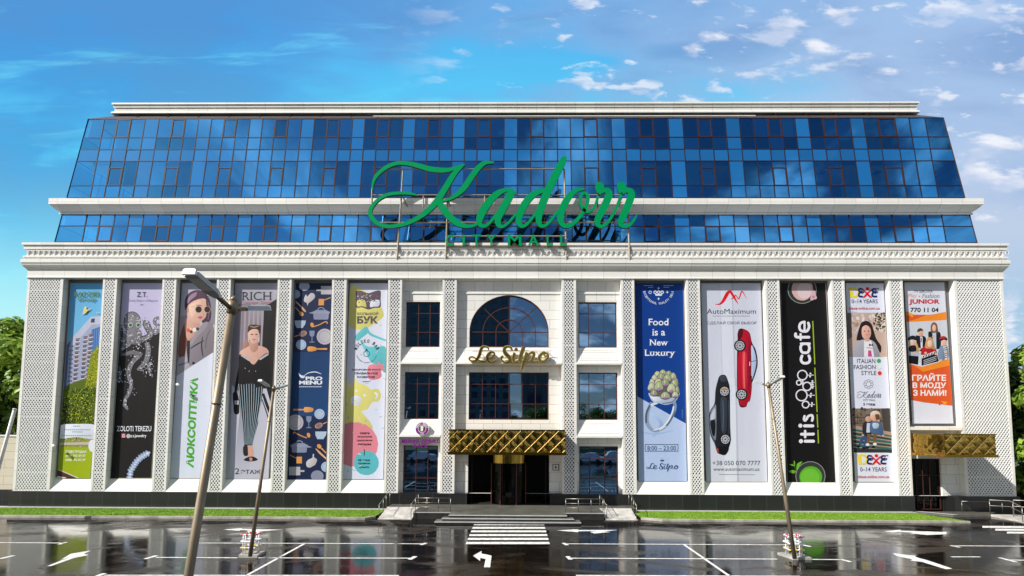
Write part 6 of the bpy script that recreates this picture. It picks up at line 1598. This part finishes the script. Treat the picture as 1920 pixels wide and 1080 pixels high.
for x_, y_, c_ in ((367,845,'3faf4c'),(371,908,'d9dbe6'),(375,970,'e03a28')): q = z((x_,y_))[0]; a.E(*q, 4.0, 4.1, 'c9ccd8'); a.E(*q, 3.8, 3.9, c_ if c_ != 'd9dbe6' else 'e6e8f4')
q = (1580+261/5.4, 710+55/5.4)
for k in range(8): t_ = k*math.pi/4; a.ring(q[0]+6.6*math.cos(t_), q[1]+6.4*math.sin(t_), 2.9, .55, '8a8f96', 0, 360, 2.2)
a.part('lettering')
a.T('0–14 YEARS', 1596.7, 1645.5, 561.2, 568.5, '3d4470', .0); a.T('idexe-online.com.ua', 1592, 1649.5, 575.2, 580.4, 'd2414a', .01)
a.T('ITALIAN', 1607, 1641, 672.6, 680.6, '4a4a55', .0); a.T('FASHION', 1600.8, 1641.6, 684, 692, '4a4a55', .0); a.T('STYLE', 1615, 1643, 695.4, 703, '4a4a55', .0)
small_script(KADORR, 1607, 1652.5, 733, 745.8, '59646a', .8); a.T('CITY MALL', 1618, 1641.5, 748.2, 751.8, '6a737a', .0); a.T('3 этаж', 1618.5, 1641.5, 755.5, 760.2, '4a5058', .03)
a.T('0–14 YEARS', 1612.8, 1662.5, 876, 884, '3d4470', .0); a.T('idexe-online.com.ua', 1608.5, 1667, 891, 896.4, 'd2414a', .01)
a.end()

# ---- 11 young actors
a = Art([(1695,529.5),(1770.5,529.5),(1788,794.5),(1710.5,794.5)], 'dfe2ee', 'e0e2ee', 'shorter orange and white banner with a group of five children')
z, y2 = Zf(1690,520,5.4), Zf(1690,700,5.4)
a.P(z((20,370),(60,345),(130,378),(300,378),(470,345),(470,440),(20,455)), 'f0932c'); a.P(z((20,395),(130,378),(260,380),(120,432),(20,455)), 'e2622c'); a.P(z((40,455),(470,432),(490,840),(60,880)), 'd2d6de')
a.C(z((145,600),(170,590),(215,590),(250,620),(245,730),(180,740)), '1f1f28'); a.P(z((190,600),(215,600),(215,715),(198,720)), 'dfe3ee'); a.P(z((196,612),(208,612),(205,660),(196,660)), 'b3223a'); a.C(z((166,555),(178,530),(210,528),(222,560),(212,592),(180,592)), 'dfb39f'); a.C(z((162,555),(168,525),(200,515),(224,540),(200,542)), '5a4232')
a.C(z((272,570),(300,545),(380,550),(400,600),(390,720),(300,700)), '23222a'); a.P(z((312,550),(352,550),(355,730),(330,730)), 'bcd0e6'); a.C(z((305,560),(298,490),(325,455),(360,475),(372,560),(350,560)), '8a5c40'); a.C(z((313,510),(325,480),(345,488),(352,520),(340,545),(320,540)), 'e6bfae')
a.C(z((80,690),(95,650),(140,645),(170,700),(172,760),(90,750)), 'd8b070'); a.C(z((60,640),(75,605),(120,588),(155,610),(158,640),(110,630)), '1e2630'); a.C(z((95,660),(110,635),(135,645),(138,680),(115,695)), 'e6bfae'); a.C(z((80,700),(140,690),(150,745),(80,750)), '1b1c28'); a.P(z((68,755),(165,760),(190,770),(160,810),(70,805)), 'b9c0cf'); a.P(z((70,790),(175,800),(170,885),(74,870)), '15141a')
a.C(z((198,770),(215,715),(250,690),(330,700),(362,770),(340,780),(210,785)), 'b81f2a'); a.C(z((240,710),(250,640),(285,605),(320,630),(340,730),(310,720),(270,720)), 'c9a06e'); a.C(z((265,660),(285,635),(308,645),(312,685),(290,705),(270,695)), 'ecc7b4')
a.C(z((368,790),(385,720),(410,690),(460,690),(478,760),(470,830),(400,855)), '7f94ae'); a.P(z((425,700),(455,700),(465,830),(440,835)), 'e6e8ee')
for k in range(6): a.P(z((428,712+k*20),(458,708+k*20),(460,718+k*20),(430,722+k*20)), '1f2230')
a.C(z((398,640),(395,610),(430,595),(462,615),(460,640)), '23202a'); a.C(z((385,625),(400,600),(435,595),(462,612),(430,618)), 'c0303a'); a.C(z((408,650),(430,632),(458,645),(455,680),(430,695),(412,680)), 'e3b8a2')
a.P(z((205,800),(350,745),(380,850),(205,895)), '1a1a1e'); a.P(z((200,800),(345,745),(350,768),(210,822)), 'dfe0e6')
for k in range(5): a.P(z((222+k*28,795-k*10),(236+k*28,790-k*10),(226+k*28,812-k*10),(212+k*28,816-k*10)), '1a1a1e')
for k in range(3): a.P(z((225,840+k*18),(355,795+k*18),(356,802+k*18),(226,848+k*18)), 'b9bcc6')
for p_ in ((185,725),(245,765),(450,755),(325,600),(350,775),(400,840),(130,765)): a.E(*z(p_)[0], 2.6, 2.2, 'e3b8a2')
a.P(z((60,870),(210,905),(490,825),(500,900),(230,960),(75,930)), 'f0932c'); a.P(z((70,925),(110,880),(220,955),(500,890),(520,1300),(230,1266),(90,1240)), 'e2602a'); a.P(y2((70,0),(500,-10),(520,232),(230,292),(90,262)), 'e2602a')
a.P(y2((400,278),(468,290),(440,325)), 'f0a02c'); a.E(*y2((388,316))[0], 1.5, 1.5, 'd23a3a'); a.P(z((52,345),(130,375),(110,410)), 'f0a62c')
a.part('lettering')
a.T('TV ШКОЛА', 1713.5, 1749, 543.6, 548.6, '4a4a52', .02); a.T('Play', 1702, 1719.5, 551, 559.5, 'e89468', .0, False, .2); a.E(1723.8, 555.5, 1.4, 1.4, 'f08a2c'); a.T('Fashion', 1728.5, 1763, 551, 558.4, '7d7f88', .0, True, .2)
a.T('JUNIOR', 1704.5, 1762, 561, 572, 'd01f36', .04); a.T('770 11 04', 1707, 1760, 576.8, 585.4, '33343c', .03)
WB = 'f4f2f4'
for t_, x0, x1, y0, y1 in (('ГРАЙТЕ',1710,1774,699.5,714),('В МОДУ',1711,1774,717,729.5),('З НАМИ!',1712.3,1774.5,730.8,742.2)): a.T(t_, x0, x1, y0, y1, WB, .03)
a.end()
